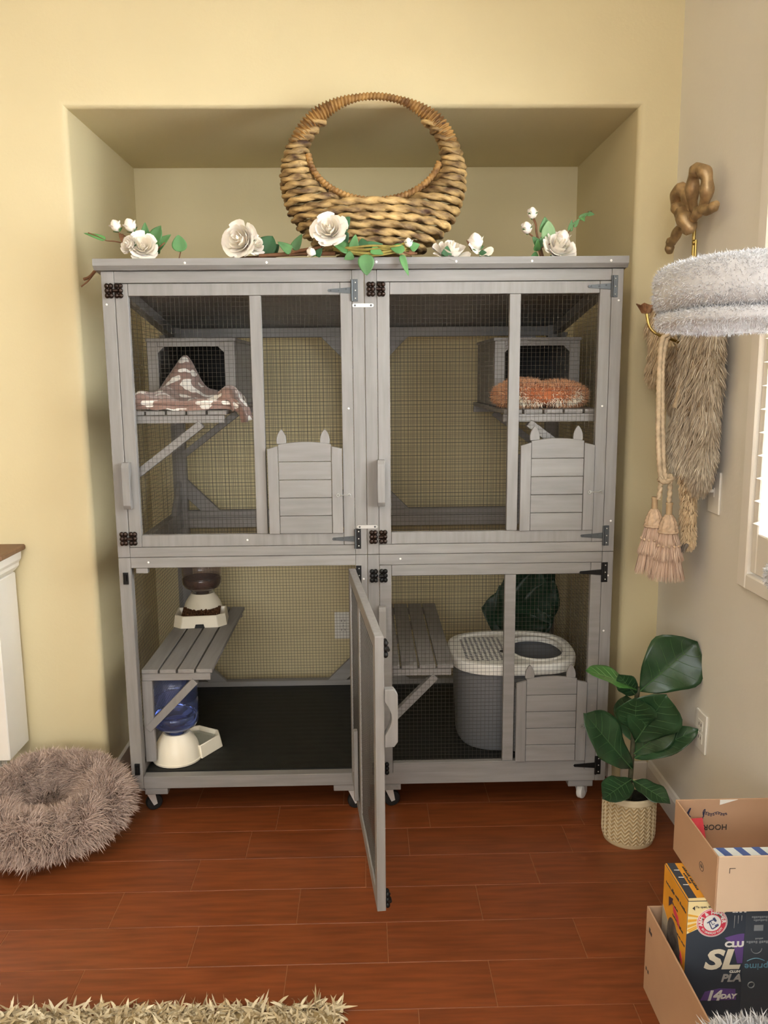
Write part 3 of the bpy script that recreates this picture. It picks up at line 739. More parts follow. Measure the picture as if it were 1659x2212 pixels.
leaf(g1, (-0.735, 0.02, 1.774), (-0.795, 0.015, 1.796), 0.018, (0, -1, 0.8)); leaf(g1, (-0.69, 0.02, 1.79), (-0.685, 0.0, 1.765), 0.012, FRONT, STEM)
leaf(g1, (-0.615, 0.05, 1.76), (-0.583, 0.035, 1.815), 0.048, FRONT, lobes=0.1); leaf(g1, (-0.63, 0.05, 1.77), (-0.628, 0.04, 1.825), 0.030, FRONT)
leaf(g1, (-0.61, 0.05, 1.75), (-0.555, 0.03, 1.79), 0.032, (0.2, -1, .3)); leaf(g1, (-0.60, 0.05, 1.74), (-0.587, 0.02, 1.77), 0.02, FRONT)
stem(g1, [(-0.61, 0.05, 1.735), (-0.585, 0.03, 1.755), (-0.57, 0.03, 1.767)], 0.0022)
stem(g1, [(-0.60, 0.06, 1.71), (-0.545, 0.05, 1.715), (-0.528, 0.04, 1.742)], 0.0016); leaf(g1, (-0.529, 0.04, 1.742), (-0.532, 0.03, 1.788), 0.042, (0.1, -1, 0.2), shape=0.75)
stem(g1, [(-0.64, 0.09, 1.712), (-0.745, 0.10, 1.715), (-0.782, 0.08, 1.70), (-0.800, 0.06, 1.676), (-0.815, 0.05, 1.668)], 0.0045); stem(g1, [(-0.79, 0.07, 1.687), (-0.803, 0.05, 1.663), (-0.822, 0.045, 1.647)], 0.0022)

g2 = thing('rose_spray', 'white silk rose spray with two big blooms and ivy in front of the basket', 'artificial flowers', (-0.1, -0.01, 1.70), 'silk roses on the enclosure roof')
rose(g2, (-0.350, 0.0, 1.768), (-0.45, -1, 0.15), 0.050, 0.9); rose(g2, (-0.312, 0.02, 1.757), (0.6, -0.6, 0.3), 0.030, 1.0)
rose(g2, (-0.096, -0.050, 1.788), (-0.15, -1, 0.35), 0.044, 1.0)
leaf(g2, (-0.30, 0.03, 1.722), (-0.262, 0.03, 1.785), 0.062, FRONT, LEAFD, lobes=0.05, shape=0.9); leaf(g2, (-0.29, 0.04, 1.725), (-0.245, 0.05, 1.765), 0.05, FRONT, LEAFD)
stem(g2, [(-0.36, 0.03, 1.722), (-0.27, 0.02, 1.725), (-0.18, 0.0, 1.738), (-0.12, -0.01, 1.745)], 0.005); stem(g2, [(-0.30, 0.01, 1.725), (-0.2, 0.01, 1.73), (-0.08, -0.01, 1.728)], 0.006)
leaf(g2, (-0.205, 0.0, 1.735), (-0.243, -0.01, 1.762), 0.026, FRONT); leaf(g2, (-0.200, 0.0, 1.74), (-0.175, 0.0, 1.785), 0.026, FRONT); stem(g2, [(-0.212, 0.0, 1.725), (-0.202, 0.0, 1.745)], 0.0015)
bud(g2, (-0.148, -0.02, 1.731), (-0.9, -0.4, 0.35), 0.013, 0.4); leaf(g2, (-0.135, -0.01, 1.722), (-0.118, -0.02, 1.742), 0.02, FRONT, LEAFD)
leaf(g2, (-0.07, -0.02, 1.79), (-0.038, -0.02, 1.828), 0.04, FRONT, LEAFD); leaf(g2, (-0.06, -0.02, 1.78), (-0.045, -0.02, 1.755), 0.03, FRONT, LEAFD)
stem(g2, [(-0.09, -0.03, 1.765), (-0.055, -0.03, 1.74), (-0.03, -0.035, 1.727)], 0.0025, VINE)
leaf(g2, (-0.04, -0.035, 1.733), (-0.095, -0.045, 1.762), 0.036, (0, -1, .6), LEAF); leaf(g2, (-0.03, -0.035, 1.735), (-0.022, -0.045, 1.775), 0.026, FRONT, LEAF)
leaf(g2, (0.0, -0.03, 1.742), (0.055, -0.03, 1.752), 0.026, FRONT, LEAFD); leaf(g2, (0.0, -0.035, 1.74), (-0.005, -0.03, 1.768), 0.03, FRONT, LEAFD)
for (dz, dy, r_) in ((0.0, -0.036, 0.0042), (0.008, -0.034, 0.003), (0.016, -0.036, 0.0034), (-0.006, -0.034, 0.0028), (0.011, -0.04, 0.0022)):
    w_ = random.uniform(-0.004, 0.004)
    stem(g2, [(-0.085, -0.018, 1.742+dz+w_), (-0.045, dy+0.002, 1.731+dz*0.6), (0.02, dy-0.004, 1.725+dz-w_), (0.09, dy-0.003, 1.731+dz+w_), (0.135, -0.025, 1.742+dz*1.2)], r_, VINE, 'vine')
leaf(g2, (0.005, -0.042, 1.722), (0.008, -0.047, 1.664), 0.045, (0, -1, 0.1), LEAF, shape=0.7); leaf(g2, (-0.03, -0.042, 1.722), (-0.055, -0.045, 1.708), 0.025, (0, -1, .1), LEAF)
leaf(g2, (0.02, -0.042, 1.735), (0.055, -0.05, 1.722), 0.026, (0, -1, .4), LEAF); leaf(g2, (0.115, -0.042, 1.732), (0.075, -0.045, 1.74), 0.03, (0, -1, .4), LEAF, shape=0.8)
leaf(g2, (0.105, -0.042, 1.72), (0.126, -0.046, 1.662), 0.018, (0, -1, 0), LEAF); leaf(g2, (0.13, -0.04, 1.738), (0.158, -0.04, 1.748), 0.026, FRONT, LEAF)
bud(g2, (0.126, -0.042, 1.752), (-0.15, -0.2, 1), 0.012, 0.9); leaf(g2, (0.128, -0.04, 1.73), (0.145, -0.045, 1.722), 0.018, (0, -1, .3), STEM)
stem(g2, [(0.11, -0.04, 1.728), (0.13, -0.04, 1.722), (0.15, -0.036, 1.724)], 0.003)

g3 = thing('silk_rose', 'open white silk rose lying face up just right of the basket base', 'artificial flowers', (0.25, 0.03, 1.70), 'silk roses on the enclosure roof')
rose(g3, (0.252, 0.025, 1.735), (0.1, -0.5, 0.85), 0.048, 1.0); leaf(g3, (0.235, -0.005, 1.717), (0.238, -0.012, 1.748), 0.028, FRONT, LEAFD)
g4 = thing('silk_rose', 'small half-closed white silk rose standing upright, second right of the basket', 'artificial flowers', (0.33, 0.03, 1.70), 'silk roses on the enclosure roof')
bud(g4, (0.325, 0.03, 1.765), (-0.25, -0.2, 1), 0.022, 0.25); 
q_ = MB(); petal(q_, V((0.332, 0.025, 1.728)), (0.1, -0.7, 0.7), -1.2, 2.2, 0.030, 0.026, 0.6); petal(q_, V((0.332, 0.025, 1.728)), (0.1, -0.7, 0.7), 1.2, 2.2, 0.028, 0.026, 0.6); q_.build('petal', ROSE, g4, smooth=180)
stem(g4, [(0.345, 0.03, 1.70), (0.335, 0.03, 1.735)], 0.003, LEAF); leaf(g4, (0.335, 0.02, 1.735), (0.365, 0.01, 1.722), 0.014, FRONT, LEAFD); leaf(g4, (0.32, 0.03, 1.74), (0.297, 0.02, 1.768), 0.012, FRONT, STEM)

g5 = thing('rose_spray', 'white silk rose spray with two upright buds at the right end of the enclosure roof', 'artificial flowers', (0.54, 0.05, 1.70), 'silk roses on the enclosure roof')
rose(g5, (0.566, 0.03, 1.748), (0.25, -0.75, 0.6), 0.046, 1.0); bud(g5, (0.578, 0.03, 1.775), (0.1, -0.4, 1), 0.019, 0.1)
bud(g5, (0.4911, 0.05, 1.846), (-0.1, -0.3, 1), 0.0155, 0.8); bud(g5, (0.4757, 0.05, 1.805), (-0.3, -0.4, 1), 0.0165, 0.8)
stem(g5, [(0.535, 0.06, 1.70), (0.52, 0.055, 1.745), (0.505, 0.05, 1.79), (0.502, 0.05, 1.815), (0.494, 0.05, 1.833)], 0.0032); stem(g5, [(0.522, 0.055, 1.74), (0.50, 0.05, 1.775), (0.483, 0.05, 1.79)], 0.0024)
stem(g5, [(0.525, 0.055, 1.705), (0.512, 0.05, 1.745), (0.503, 0.05, 1.77)], 0.003); stem(g5, [(0.52, 0.05, 1.75), (0.545, 0.04, 1.76)], 0.002)
leaf(g5, (0.538, 0.05, 1.765), (0.536, 0.03, 1.822), 0.040, FRONT, material('pale_silk_leaf', '86a878', rough=0.55, var=0.15, scale=20), shape=0.8); leaf(g5, (0.53, 0.05, 1.79), (0.527, 0.04, 1.835), 0.034, FRONT)
for p, q in (((0.51, 0.05, 1.76), (0.492, 0.04, 1.78)), ((0.507, 0.05, 1.74), (0.505, 0.03, 1.77)), ((0.51, 0.05, 1.73), (0.487, 0.04, 1.722)), ((0.515, 0.05, 1.75), (0.523, 0.04, 1.785))): leaf(g5, p, q, 0.02, FRONT)
stem(g5, [(0.58, 0.05, 1.75), (0.60, 0.05, 1.795), (0.62, 0.05, 1.82), (0.645, 0.05, 1.845), (0.665, 0.05, 1.852)], 0.0014)
for p, q in (((0.602, 0.05, 1.795), (0.607, 0.045, 1.828)), ((0.612, 0.05, 1.808), (0.628, 0.045, 1.83)), ((0.628, 0.05, 1.83), (0.655, 0.045, 1.848)), ((0.635, 0.05, 1.835), (0.642, 0.04, 1.822)), ((0.65, 0.05, 1.845), (0.672, 0.045, 1.842))): leaf(g5, p, q, 0.013, FRONT)

# ------------------------------------------------------------------ bedding on the two upper shelves
BLK = bpy.data.materials.new('brown_fleece_with_white_bones'); BLK.use_nodes = True
nt = BLK.node_tree; N = nt.nodes; L_ = nt.links; b_ = N['Principled BSDF']; b_.inputs['Roughness'].default_value = 0.95; b_.inputs['Sheen Weight'].default_value = 0.3
tc = N.new('ShaderNodeTexCoord'); mp = N.new('ShaderNodeMapping'); mp.inputs['Scale'].default_value = (1, 1, 1.3); L_.new(tc.outputs['Object'], mp.inputs['Vector'])
vo = N.new('ShaderNodeTexNoise'); vo.inputs['Scale'].default_value = 24; vo.inputs['Detail'].default_value = 0.6; L_.new(mp.outputs['Vector'], vo.inputs['Vector'])
cr = N.new('ShaderNodeValToRGB'); cr.color_ramp.elements[0].position = 0.57; cr.color_ramp.elements[1].position = 0.585
cr.color_ramp.elements[0].color = lin('93766a'); cr.color_ramp.elements[1].color = lin('efe8de'); L_.new(vo.outputs['Fac'], cr.inputs['Fac']); L_.new(cr.outputs['Color'], b_.inputs['Base Color'])
bk = thing('fleece_blanket', 'brown fleece blanket with white pattern heaped over the upper left shelf into the box', 'blanket', (-0.55, 0.25, 1.287))
def blanket(u, v):
    x = -0.703+0.330*u; y = 0.046+0.50*v
    zz = 1.2885+0.030+0.012*math.sin(u*7+1)*math.sin(v*6)+0.005*math.sin(min(u,.88)*23+v*9)+0.003*math.sin(v*31+min(u,.88)*9)
    zz += 0.135*math.exp(-((u-0.27)/0.17)**2-((v-0.72)/0.20)**2) + 0.03*math.exp(-((u-0.86)/0.14)**2-((v-0.12)/0.4)**2)+0.012*math.exp(-((u-0.1)/.2)**2)
    if v < 0.08: zz -= 0.034*(1-v/0.08)**2                          # rolled front edge
    if u > 0.88: 
        q = (u-0.88)/0.12; zz -= 0.020*q*q; x -= 0.02*q*q
    if v > 0.9: zz = zz-(zz-1.292)*(v-0.9)/0.1
    y += 0.006*math.sin(u*19) if v < 0.2 else 0
    if v > 0.56: x = max(-0.690, min(x, -0.455))
    return (x, y, max(zz, 1.2890) if u < 0.89 else zz)
m = MB().grid(blanket, 70, 70); o = m.build('blanket_top', BLK, bk, smooth=180)
md = o.modifiers.new('thickness', 'SOLIDIFY'); md.thickness = 0.006; md.offset = -1 
m = MB()                                                          # folded under layers along the front edge
for zc, y0, r in ((1.2955, 0.052, 0.0065), (1.309, 0.047, 0.007)):
    m.tube(bez([(-0.703, y0+.006, zc), (-0.62, y0, zc+0.002), (-0.55, y0+0.006, zc-0.001), (-0.47, y0-0.002, zc+0.001), (-0.405, y0+0.006, zc-0.002), (-0.378, y0+0.004, zc-0.012)], 8), r, 10)
m.build('blanket_fold', BLK, bk, smooth=180)
m = MB().grid(lambda u, v: (-0.430+0.068*math.sin(u*1.45)+0.005*math.sin(v*9), 0.05+0.16*v, 1.330-0.080*u**2.0+0.006*math.sin(v*11+u*2)*(1-u)), 14, 18)
o = m.build('blanket_corner', BLK, bk, smooth=180); md = o.modifiers.new('thickness', 'SOLIDIFY'); md.thickness = 0.013

OR1 = material('orange_plush', 'c0835c', rough=0.95, attr=True, col2='e4b48a', sheen=0.3)
ORP = material('cream_plush', 'efe0c8', rough=0.95, attr=True, col2='f7efe0')
ORB = material('orange_plush_base', 'a9623c', rough=0.95)
cu = thing('plush_cushion', 'fluffy orange plush cushion with a pale front edge lying on the upper right shelf', 'cushion', (0.55, 0.19, 1.281))
def cushf(u, v):
    a = u*2*PI; p = v*PI; ca, sa = np.cos(a), np.sin(a)
    sx_ = np.sign(ca)*np.abs(ca)**0.55; sy_ = np.sign(sa)*np.abs(sa)**0.55
    sp = np.sin(p)**0.6; cp = np.cos(p); zc = np.sign(cp)*np.abs(cp)**0.8
    lump = 1+0.22*np.sin(a*2+0.6)*np.sin(p)+0.10*np.sin(a*5)
    x = 0.550+0.136*sx_*sp; y = 0.190+0.125*sy_*sp
    h = 0.036*(1+0.30*np.exp(-((x-0.49)/0.05)**2)+0.16*np.exp(-((x-0.62)/0.04)**2)-0.15*np.exp(-((x-0.565)/0.02)**2))
    zz = 1.2835+0.035+np.where(zc > 0, zc*h, zc*0.034)
    return np.stack([x, y, zz], -1)
m = MB().grid(lambda u, v: cushf(np.array(u), np.array(v)).tolist(), 48, 20, closed_u=True); body = m.build('cushion_body', ORB, cu, smooth=180)
p, n_ = surf_sample(cushf, 16000); n_ *= np.sign((n_*(p-np.array([0.55, 0.19, 1.318]))).sum(1))[:, None]
ok = p[:, 2] > 1.289; p, n_ = p[ok], n_[ok]
pale = (p[:, 1] < 0.085) & (p[:, 2] < 1.320+0.014*np.sin(p[:, 0]*70)+0.008*RNG.normal(size=len(p)))
for nm, mt, sel in (('plush_pile', OR1, ~pale), ('pale_plush_pile', ORP, pale)):
    k_ = int(sel.sum()); blades(nm, mt, body, p[sel], n_[sel]+RNG.normal(size=(k_, 3))*0.35, 0.010+0.004*RNG.random(k_), 0.0022, RNG.normal(size=(k_, 3))*0.3+np.array([0, 0, -0.1]), 2)

# ------------------------------------------------------------------ feeders and litter box in the lower level
FOODM = material('brown_kibble', '5a3a20', rough=0.8, var=0.3, scale=60)
def feeder(name, label, cat, cx, cy, z0, ang, jug_mat, content, jug_label, tw=0.078):
    """gravity feeder: domed base with a square trough, an upturned jug above"""
    t = thing(name, label, cat, (cx, cy, z0)); ca, sa = math.cos(ang), math.sin(ang)
    def T_(x, y, z): return (cx+x*ca-y*sa, cy+x*sa+y*ca, z0+z)
    m = MB(); n = 32                                               # dome
    prof = [(0.079, 0.0), (0.080, 0.006), (0.077, 0.008), (0.074, 0.03), (0.066, 0.055), (0.055, 0.074), (0.046, 0.086), (0.043, 0.092), (0.036, 0.092), (0.034, 0.070), (0, 0.068)]
    m.lathe(prof, (cx, cy, z0), n); b = m.build('base', CREAMP, t, smooth=40)
    # trough: octagonal dish in front (-y local)
    m = MB()
    def ring(w, y0, y1, z, ch): return [T_(-w, y1, z), T_(-w, y0+ch, z), T_(-w+ch, y0, z), T_(w-ch, y0, z), T_(w, y0+ch, z), T_(w, y1, z)]
    R = [ring(tw, -0.165, -0.03, 0.0, 0.03), ring(tw-0.006, -0.158, -0.03, 0.043, 0.03), ring(tw-0.012, -0.152, -0.034, 0.043, 0.028), ring(tw-0.02, -0.142, -0.04, 0.014, 0.026)]
    vs = [p for r in R for p in r]; fs = []
    for j in range(3):
        for i in range(6): fs.append((j*6+i, j*6+(i+1) % 6, (j+1)*6+(i+1) % 6, (j+1)*6+i))
    fs.append(tuple(18+i for i in range(6))); m.add(vs, fs)
    tr = m.build('trough', CREAMP, b, bevel=0.003, smooth=40)
    m = MB(); m.prism([T_(-0.018, -0.1665, 0.0), T_(0.018, -0.1665, 0.0), T_(0.014, -0.1655, 0.013), T_(-0.014, -0.1655, 0.013)], (-sa*-0.003, ca*0.003, 0)); m.build('foot_notch', MATM if content == 'food' else GREYP, b)
    if content == 'food':
        m = MB()
        m.grid(lambda u, v: T_(-0.07+0.14*u, -0.138+0.108*v, 0.031+0.014*v+0.003*math.sin(u*40)*math.sin(v*37)), 20, 20)
        for i in range(180):
            m.ball(T_(random.uniform(-0.066, 0.066), random.uniform(-0.135, -0.035), random.uniform(0.035, 0.042)), random.uniform(0.003, 0.0045), 6, 4)
        m.build('kibble', FOODM, t, smooth=60, kind='stuff')
    else:
        m = MB(); m.add([T_(-0.06, -0.146, 0.03), T_(0.06, -0.146, 0.03), T_(0.06, -0.04, 0.03), T_(-0.06, -0.04, 0.03)], [(0, 1, 2, 3)]); m.build('water', material('water_surface', 'dfe9ee', rough=0.02, trans=1.0, ior=1.33), t)
    jp = [(0.024, 0.080), (0.025, 0.097), (0.040, 0.102), (0.066, 0.116), (0.074, 0.130), (0.0745, 0.15), (0.071, 0.156), (0.0745, 0.162), (0.0745, 0.20), (0.071, 0.206), (0.0745, 0.212), (0.0745, 0.262), (0.070, 0.276), (0.055, 0.286), (0.0, 0.288)]
    jn = MB().lathe(jp, (cx, cy, z0), 36).build('jug', jug_mat, t, smooth=60, label=jug_label)
    md = jn.modifiers.new('thickness', 'SOLIDIFY'); md.thickness = 0.0015; md.offset = -1
    return t
JB = material('blue_clear_plastic', 'c3d0fa', rough=0.05, trans=0.96, ior=1.3)
JS = material('smoky_clear_plastic', 'e2d8d6', rough=0.06, trans=0.96, ior=1.3)
WAT = material('jug_water', 'b3c4f8', rough=0.0, trans=1.0, ior=1.33)
fd = feeder('food_dispenser', 'cream gravity cat feeder full of brown kibble on the lower left shelf', 'pet feeder', -0.632, 0.645, 0.4800, 0.10, JS, 'food', 'smoky clear food jug', 0.097)
MB().lathe([(0, 0.098), (0.038, 0.1035), (0.063, 0.1175), (0.071, 0.131), (0.0715, 0.150), (0.0, 0.152)], (-0.632, 0.645, 0.4800), 28).build('kibble_in_jug', FOODM, fd, smooth=40)
wd = feeder('water_dispenser', 'cream gravity water dispenser with a translucent blue jug on the black floor mat', 'water dispenser', -0.6335, 0.128, 0.1475, 2.62, JB, 'water', 'translucent blue jug')
MB().lathe([(0, 0.097), (0.038, 0.1035), (0.0635, 0.1175), (0.071, 0.131), (0.0715, 0.151), (0.068, 0.157), (0.0, 0.158)], (-0.6335, 0.128, 0.1475), 28).build('water_in_jug', WAT, wd, smooth=40)

lb = thing('litter_box', 'grey top-entry litter bin with a perforated white lid behind the lower right door', 'litter box', (0.490, 0.285, 0.147))
LX, LY = 0.490, 0.287
m = MB(); m.lathe([(0.0, 0.0), (0.90, 0.0), (0.94, 0.012), (1.0, 0.285), (1.045, 0.287), (1.045, 0.292), (0.985, 0.292), (0.93, 0.015), (0, 0.012)], (LX, LY, 0.1475), 56, sx=0.198, sy=0.172, power=2.9)
m.build('tub', GREYP, lb, smooth=40)
def lid():
    zl = 0.1475+0.285; n = 64; hx, hy, ha = LX+0.086, LY-0.002, 0.090; hb_ = 0.118
    bm = bmesh.new()
    def ring(sx_, sy_, z, cx=LX, cy=LY, pw=2.9):
        out = []
        for k in range(n):
            a = 2*PI*k/n; c, s_ = math.cos(a), math.sin(a)
            out.append(bm.verts.new((cx+sx_*math.copysign(abs(c)**(2/pw), c), cy+sy_*math.copysign(abs(s_)**(2/pw), s_), z)))
        return out
    R = [ring(0.212, 0.187, zl-0.012), ring(0.215, 0.190, zl+0.012), ring(0.212, 0.187, zl+0.022), ring(0.202, 0.177, zl+0.026), ring(0.192, 0.167, zl+0.024), ring(0.186, 0.161, zl+0.017)]
    for a, b in zip(R, R[1:]):
        for k in range(n): bm.faces.new((a[k], a[(k+1) % n], b[(k+1) % n], b[k]))
    H = [ring(ha+0.008, hb_+0.008, zl+0.017, hx, hy, 2.2), ring(ha+0.006, hb_+0.006, zl+0.021, hx, hy, 2.2), ring(ha, hb_, zl+0.021, hx, hy, 2.2), ring(ha, hb_, zl+0.004, hx, hy, 2.2)]
    for a, b in zip(H, H[1:]):
        for k in range(n): bm.faces.new((a[k], a[(k+1) % n], b[(k+1) % n], b[k]))
    I, O = H[0], R[-1]                                             # deck between rim and hole
    for k in range(n): bm.faces.new((O[k], O[(k+1) % n], I[(k+1) % n], I[k]))
    me = bpy.data.meshes.new('lid'); bmesh.ops.recalc_face_normals(bm, faces=bm.faces); bm.to_mesh(me); bm.free()
    me.materials.append(WHITEP); me.shade_smooth(); me.set_sharp_from_angle(angle=math.radians(35))
    o = bpy.data.objects.new('lid', me); COL.objects.link(o); o.location = -origin_of(lb); o.parent = lb; WPOS[o.name] = V((0, 0, 0))
    return o
lo = lid()
m = MB()
for i in range(9):
    for j in range(15):
        x = LX-0.160+0.0165*i; y = LY-0.115+0.0165*j+(0.008 if i % 2 else 0)
        if ((x-LX-0.086)/0.104)**2+((y-LY)/0.132)**2 < 1.0 or ((x-LX)/0.178)**4+((y-LY)/0.150)**4 > 1: continue
        m.lathe([(0.0, 0.0012), (0.0046, 0.001), (0.0052, 0.0)], (x, y, 0.1475+0.302), 8)
m.build('drain_holes', GREYP, lo, kind='stuff', smooth=60)
m = MB(); m.lathe([(0, 0.0016), (0.011, 0.0014), (0.012, 0)], (LX-0.03, LY-0.03, 0.1475+0.303), 14); m.bar((LX-0.188, LY-0.09, 0.45), (LX-0.172, LY-0.115, 0.45), 0.006, 0.004); m.build('grip_slots', RUBBER, lo)
m = MB()
for sg in (-1, 1): m.bar((LX+sg*0.2085, LY-0.02, 0.395), (LX+sg*0.2105, LY-0.02, 0.43), 0.03, 0.006, (1, 0, 0))
m.build('side_clip', GREYP, lb, bevel=0.001)

lv = thing('leaf_spray', 'large dark green artificial leaves standing behind the litter box inside the enclosure', 'artificial plant', (0.60, 0.62, 0.147))
MB().lathe([(0, 0), (0.05, 0), (0.062, 0.10), (0.058, 0.10), (0.05, 0.09), (0, 0.09)], (0.60, 0.64, 0.1475), 20).build('pot', RUBBER, lv, smooth=40)
for pts in ([(0.60, 0.64, 0.23), (0.60, 0.64, 0.40), (0.58, 0.63, 0.52)], [(0.60, 0.64, 0.23), (0.64, 0.64, 0.42), (0.65, 0.62, 0.6)]): stem(lv, pts, 0.006)
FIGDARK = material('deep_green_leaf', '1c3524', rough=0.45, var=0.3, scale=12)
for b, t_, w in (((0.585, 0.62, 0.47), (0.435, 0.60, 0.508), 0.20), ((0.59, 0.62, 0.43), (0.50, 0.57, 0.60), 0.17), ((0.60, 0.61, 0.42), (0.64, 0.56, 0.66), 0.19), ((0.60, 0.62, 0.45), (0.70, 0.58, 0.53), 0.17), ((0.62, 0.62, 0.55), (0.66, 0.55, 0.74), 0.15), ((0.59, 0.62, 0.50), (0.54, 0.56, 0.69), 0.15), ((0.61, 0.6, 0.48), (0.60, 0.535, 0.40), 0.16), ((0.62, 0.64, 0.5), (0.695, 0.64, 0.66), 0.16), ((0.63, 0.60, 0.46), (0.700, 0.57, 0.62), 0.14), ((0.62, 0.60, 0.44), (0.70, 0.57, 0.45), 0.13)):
    leaf(lv, b, t_, w, (0.1, -1, 0.2), FIGDARK, shape=0.7, wave=0.04, droop=0.03)  # right-hand leaves also stand in for the shade beside the litter box

# ------------------------------------------------------------------ fluffy donut bed, shag rug, console table
FURB = material('taupe_plush_fibre', 'a58b7d', rough=0.9, attr=True, col2='dac5b8', sheen=0.2)
FURBASE = material('taupe_plush_backing', '7c6557', rough=0.95)
bed = thing('pet_bed', 'round fluffy taupe donut pet bed on the floor beside the enclosure', 'pet bed', (-0.970, -0.10, 0))
tilt = math.radians(10.0)
def bedf(u, v):                                                   # u round the ring, v round the tube, from outer foot over the top to the middle
    a = u*2*PI; b = v*PI*1.30
    lob = 1+0.05*np.sin(a*3+1)+0.03*np.sin(a*7)
    R0, r = 0.156, 0.068
    rad = R0 + r*1.0*np.cos(b*1.0-0.25)*lob; h = 0.075+0.072*np.sin(b-0.25)*lob
    t = np.clip((v-0.86)/0.14, 0, 1); rad = rad*(1-t)+0.0*t; h = h*(1-t)+0.052*t
    x = rad*np.cos(a)*1.0; y = rad*np.sin(a)*0.94; z = h
    yy = y*math.cos(tilt)-z*math.sin(tilt); zz = y*math.sin(tilt)+z*math.cos(tilt)+0.034
    return np.stack([-0.962+x, -0.100+yy, zz], -1)
mb = MB().grid(lambda u, v: bedf(np.array(u), np.array(v)).tolist(), 60, 26, closed_u=True)
bb = mb.build('bed_cushion', FURBASE, bed, smooth=180)
part('bed_base', FURBASE, bed, (-1.08, -0.21, 0.0), (-0.86, 0.01, 0.03), 0.01)
p, n_ = surf_sample(bedf, 46000); c_ = np.array([-0.970, -0.098, 0.0])
ring_c = p-c_; ring_c[:, 2] = 0; ring_c = c_+ring_c/np.linalg.norm(ring_c, axis=1)[:, None]*0.150+np.array([0, 0, 0.085])
n_ *= np.sign((n_*(p-ring_c)).sum(1)+1e-9)[:, None]; mid = np.linalg.norm((p-c_)[:, :2], axis=1) < 0.07; n_[mid] *= np.sign(n_[mid, 2])[:, None]
q = np.floor(p[:, 0]*28)+7*np.floor(p[:, 1]*28)+31*np.floor(p[:, 2]*28); cl = np.stack([np.sin(q*12.9), np.sin(q*78.2), np.sin(q*37.7)], -1)   # tufts leaning together
kk = len(p)
keep = p[:, 2] > 0.012; p, n_, cl = p[keep], n_[keep], cl[keep]; kk = len(p)
blades('bed_fur', FURB, bb, p, n_+RNG.normal(size=(kk, 3))*0.28+cl*0.35, 0.022+0.012*RNG.random(kk), 0.0025, RNG.normal(size=(kk, 3))*0.18+cl*0.2+np.array([0, 0, -0.22]), 3, shade=np.clip(RNG.random(kk)*0.75+0.25*(cl[:, 0]*0.5+0.5), 0, 1))

RUGM = material('cream_tan_shag', 'a9946e', rough=0.9, attr=True, col2='e2d5b6')
rug = thing('shag_rug', 'cream and tan shag rug lying on the plank floor in the foreground', 'rug', (-0.8, -1.3, 0))
part('rug_backing', material('rug_backing', '9b8760', rough=0.95), rug, (-1.50, -1.75, 0.0008), (-0.075, -0.835, 0.008), 0.002)
kk = 21000
p = np.stack([RNG.uniform(-1.50, -0.07, kk), -0.815-RNG.random(kk)**1.3*0.72, np.full(kk, 0.006)], -1)
cl = np.stack([np.sin(np.floor(p[:, 0]*45)*12.9+np.floor(p[:, 1]*45)*7.7), np.sin(np.floor(p[:, 0]*45)*3.1+np.floor(p[:, 1]*45)*17.3), np.zeros(kk)], -1)
d_ = np.stack([RNG.normal(size=kk)*0.5, RNG.normal(size=kk)*0.5, np.full(kk, 0.5)], -1)+cl*0.7
blades('shag_pile', RUGM, rug, p, d_, 0.020+0.011*RNG.random(kk), 0.0068, RNG.normal(size=(kk, 3))*0.45+np.array([0, 0, -0.55]), 4, taper=0.25)

con = thing('console_table', 'white painted console table with a dark wood top at the left wall edge', 'console table', (-1.5, 0.05, 0))
CW = material('console_white_paint', 'e9e4da', rough=0.5, var=0.02, scale=6)
part('table_top', wood('walnut_top', '7a5b40'), con, (-1.92, -0.015, 0.846), (-1.092, YF-0.004, 0.864), 0.004)
body = part('body', CW, con, (-1.88, 0.012, 0.20), (-1.128, YF-0.012, 0.775), 0.003)
for x in (-1.88, -1.25):
    for y in (0.012, 0.10): part('leg', CW, con, (x, y, 0.0), (x+0.05, y+0.05, 0.199), 0.003)
prof = [(0.0, 0.845), (-0.006, 0.845), (-0.008, 0.818), (-0.016, 0.806), (-0.016, 0.796), (-0.028, 0.782), (-0.036, 0.775), (-0.06, 0.775), (-0.06, 0.845)]
MB().prism([(-1.100+px, -0.002, pz) for px, pz in prof], (0, YF-0.006, 0)).build('crown_moulding', CW, con)
MB().prism([(-1.88, -0.002, 0.845), (-1.88, -0.002, 0.80), (-1.88, 0.02, 0.7755), (-1.88, 0.05, 0.7755), (-1.88, 0.05, 0.845)], (0.72, 0, 0)).build('front_moulding', CW, con)

# ------------------------------------------------------------------ fiddle leaf fig in a chevron pot
fig = thing('potted_fig', 'fiddle leaf fig with big dark leaves in a cream chevron pot on the floor', 'potted plant', (0.779, -0.152, 0))
PX, PY, PR = 0.779, -0.152, 0.0775
m = MB(); n, nz = 220, 110
def potf(u, v):
    a = u*2*PI; z = 0.004+0.144*v
    zig = abs(((a/(2*PI)*22) % 1)-0.5)*2                            # chevron relief
    ph = ((z+zig*0.0135)/0.0125) % 1
    rib = 0.0030*max(0, math.sin(ph*2*PI))**0.7 if 0.06 < v < 0.90 else 0.0012
    r = PR*(0.955+0.045*min(1, v*6))-0.0012+rib
    return (PX+r*math.cos(a), PY+r*math.sin(a), z)
m.grid(potf, n, nz, closed_u=True)
m.lathe([(PR, 0.148), (PR-0.001, 0.1515), (PR-0.006, 0.152), (PR-0.009, 0.148), (PR-0.010, 0.118)], (PX, PY, 0), 64); m.lathe([(0, 0), (PR*0.94, 0), (PR*0.955, 0.004)], (PX, PY, 0), 64)
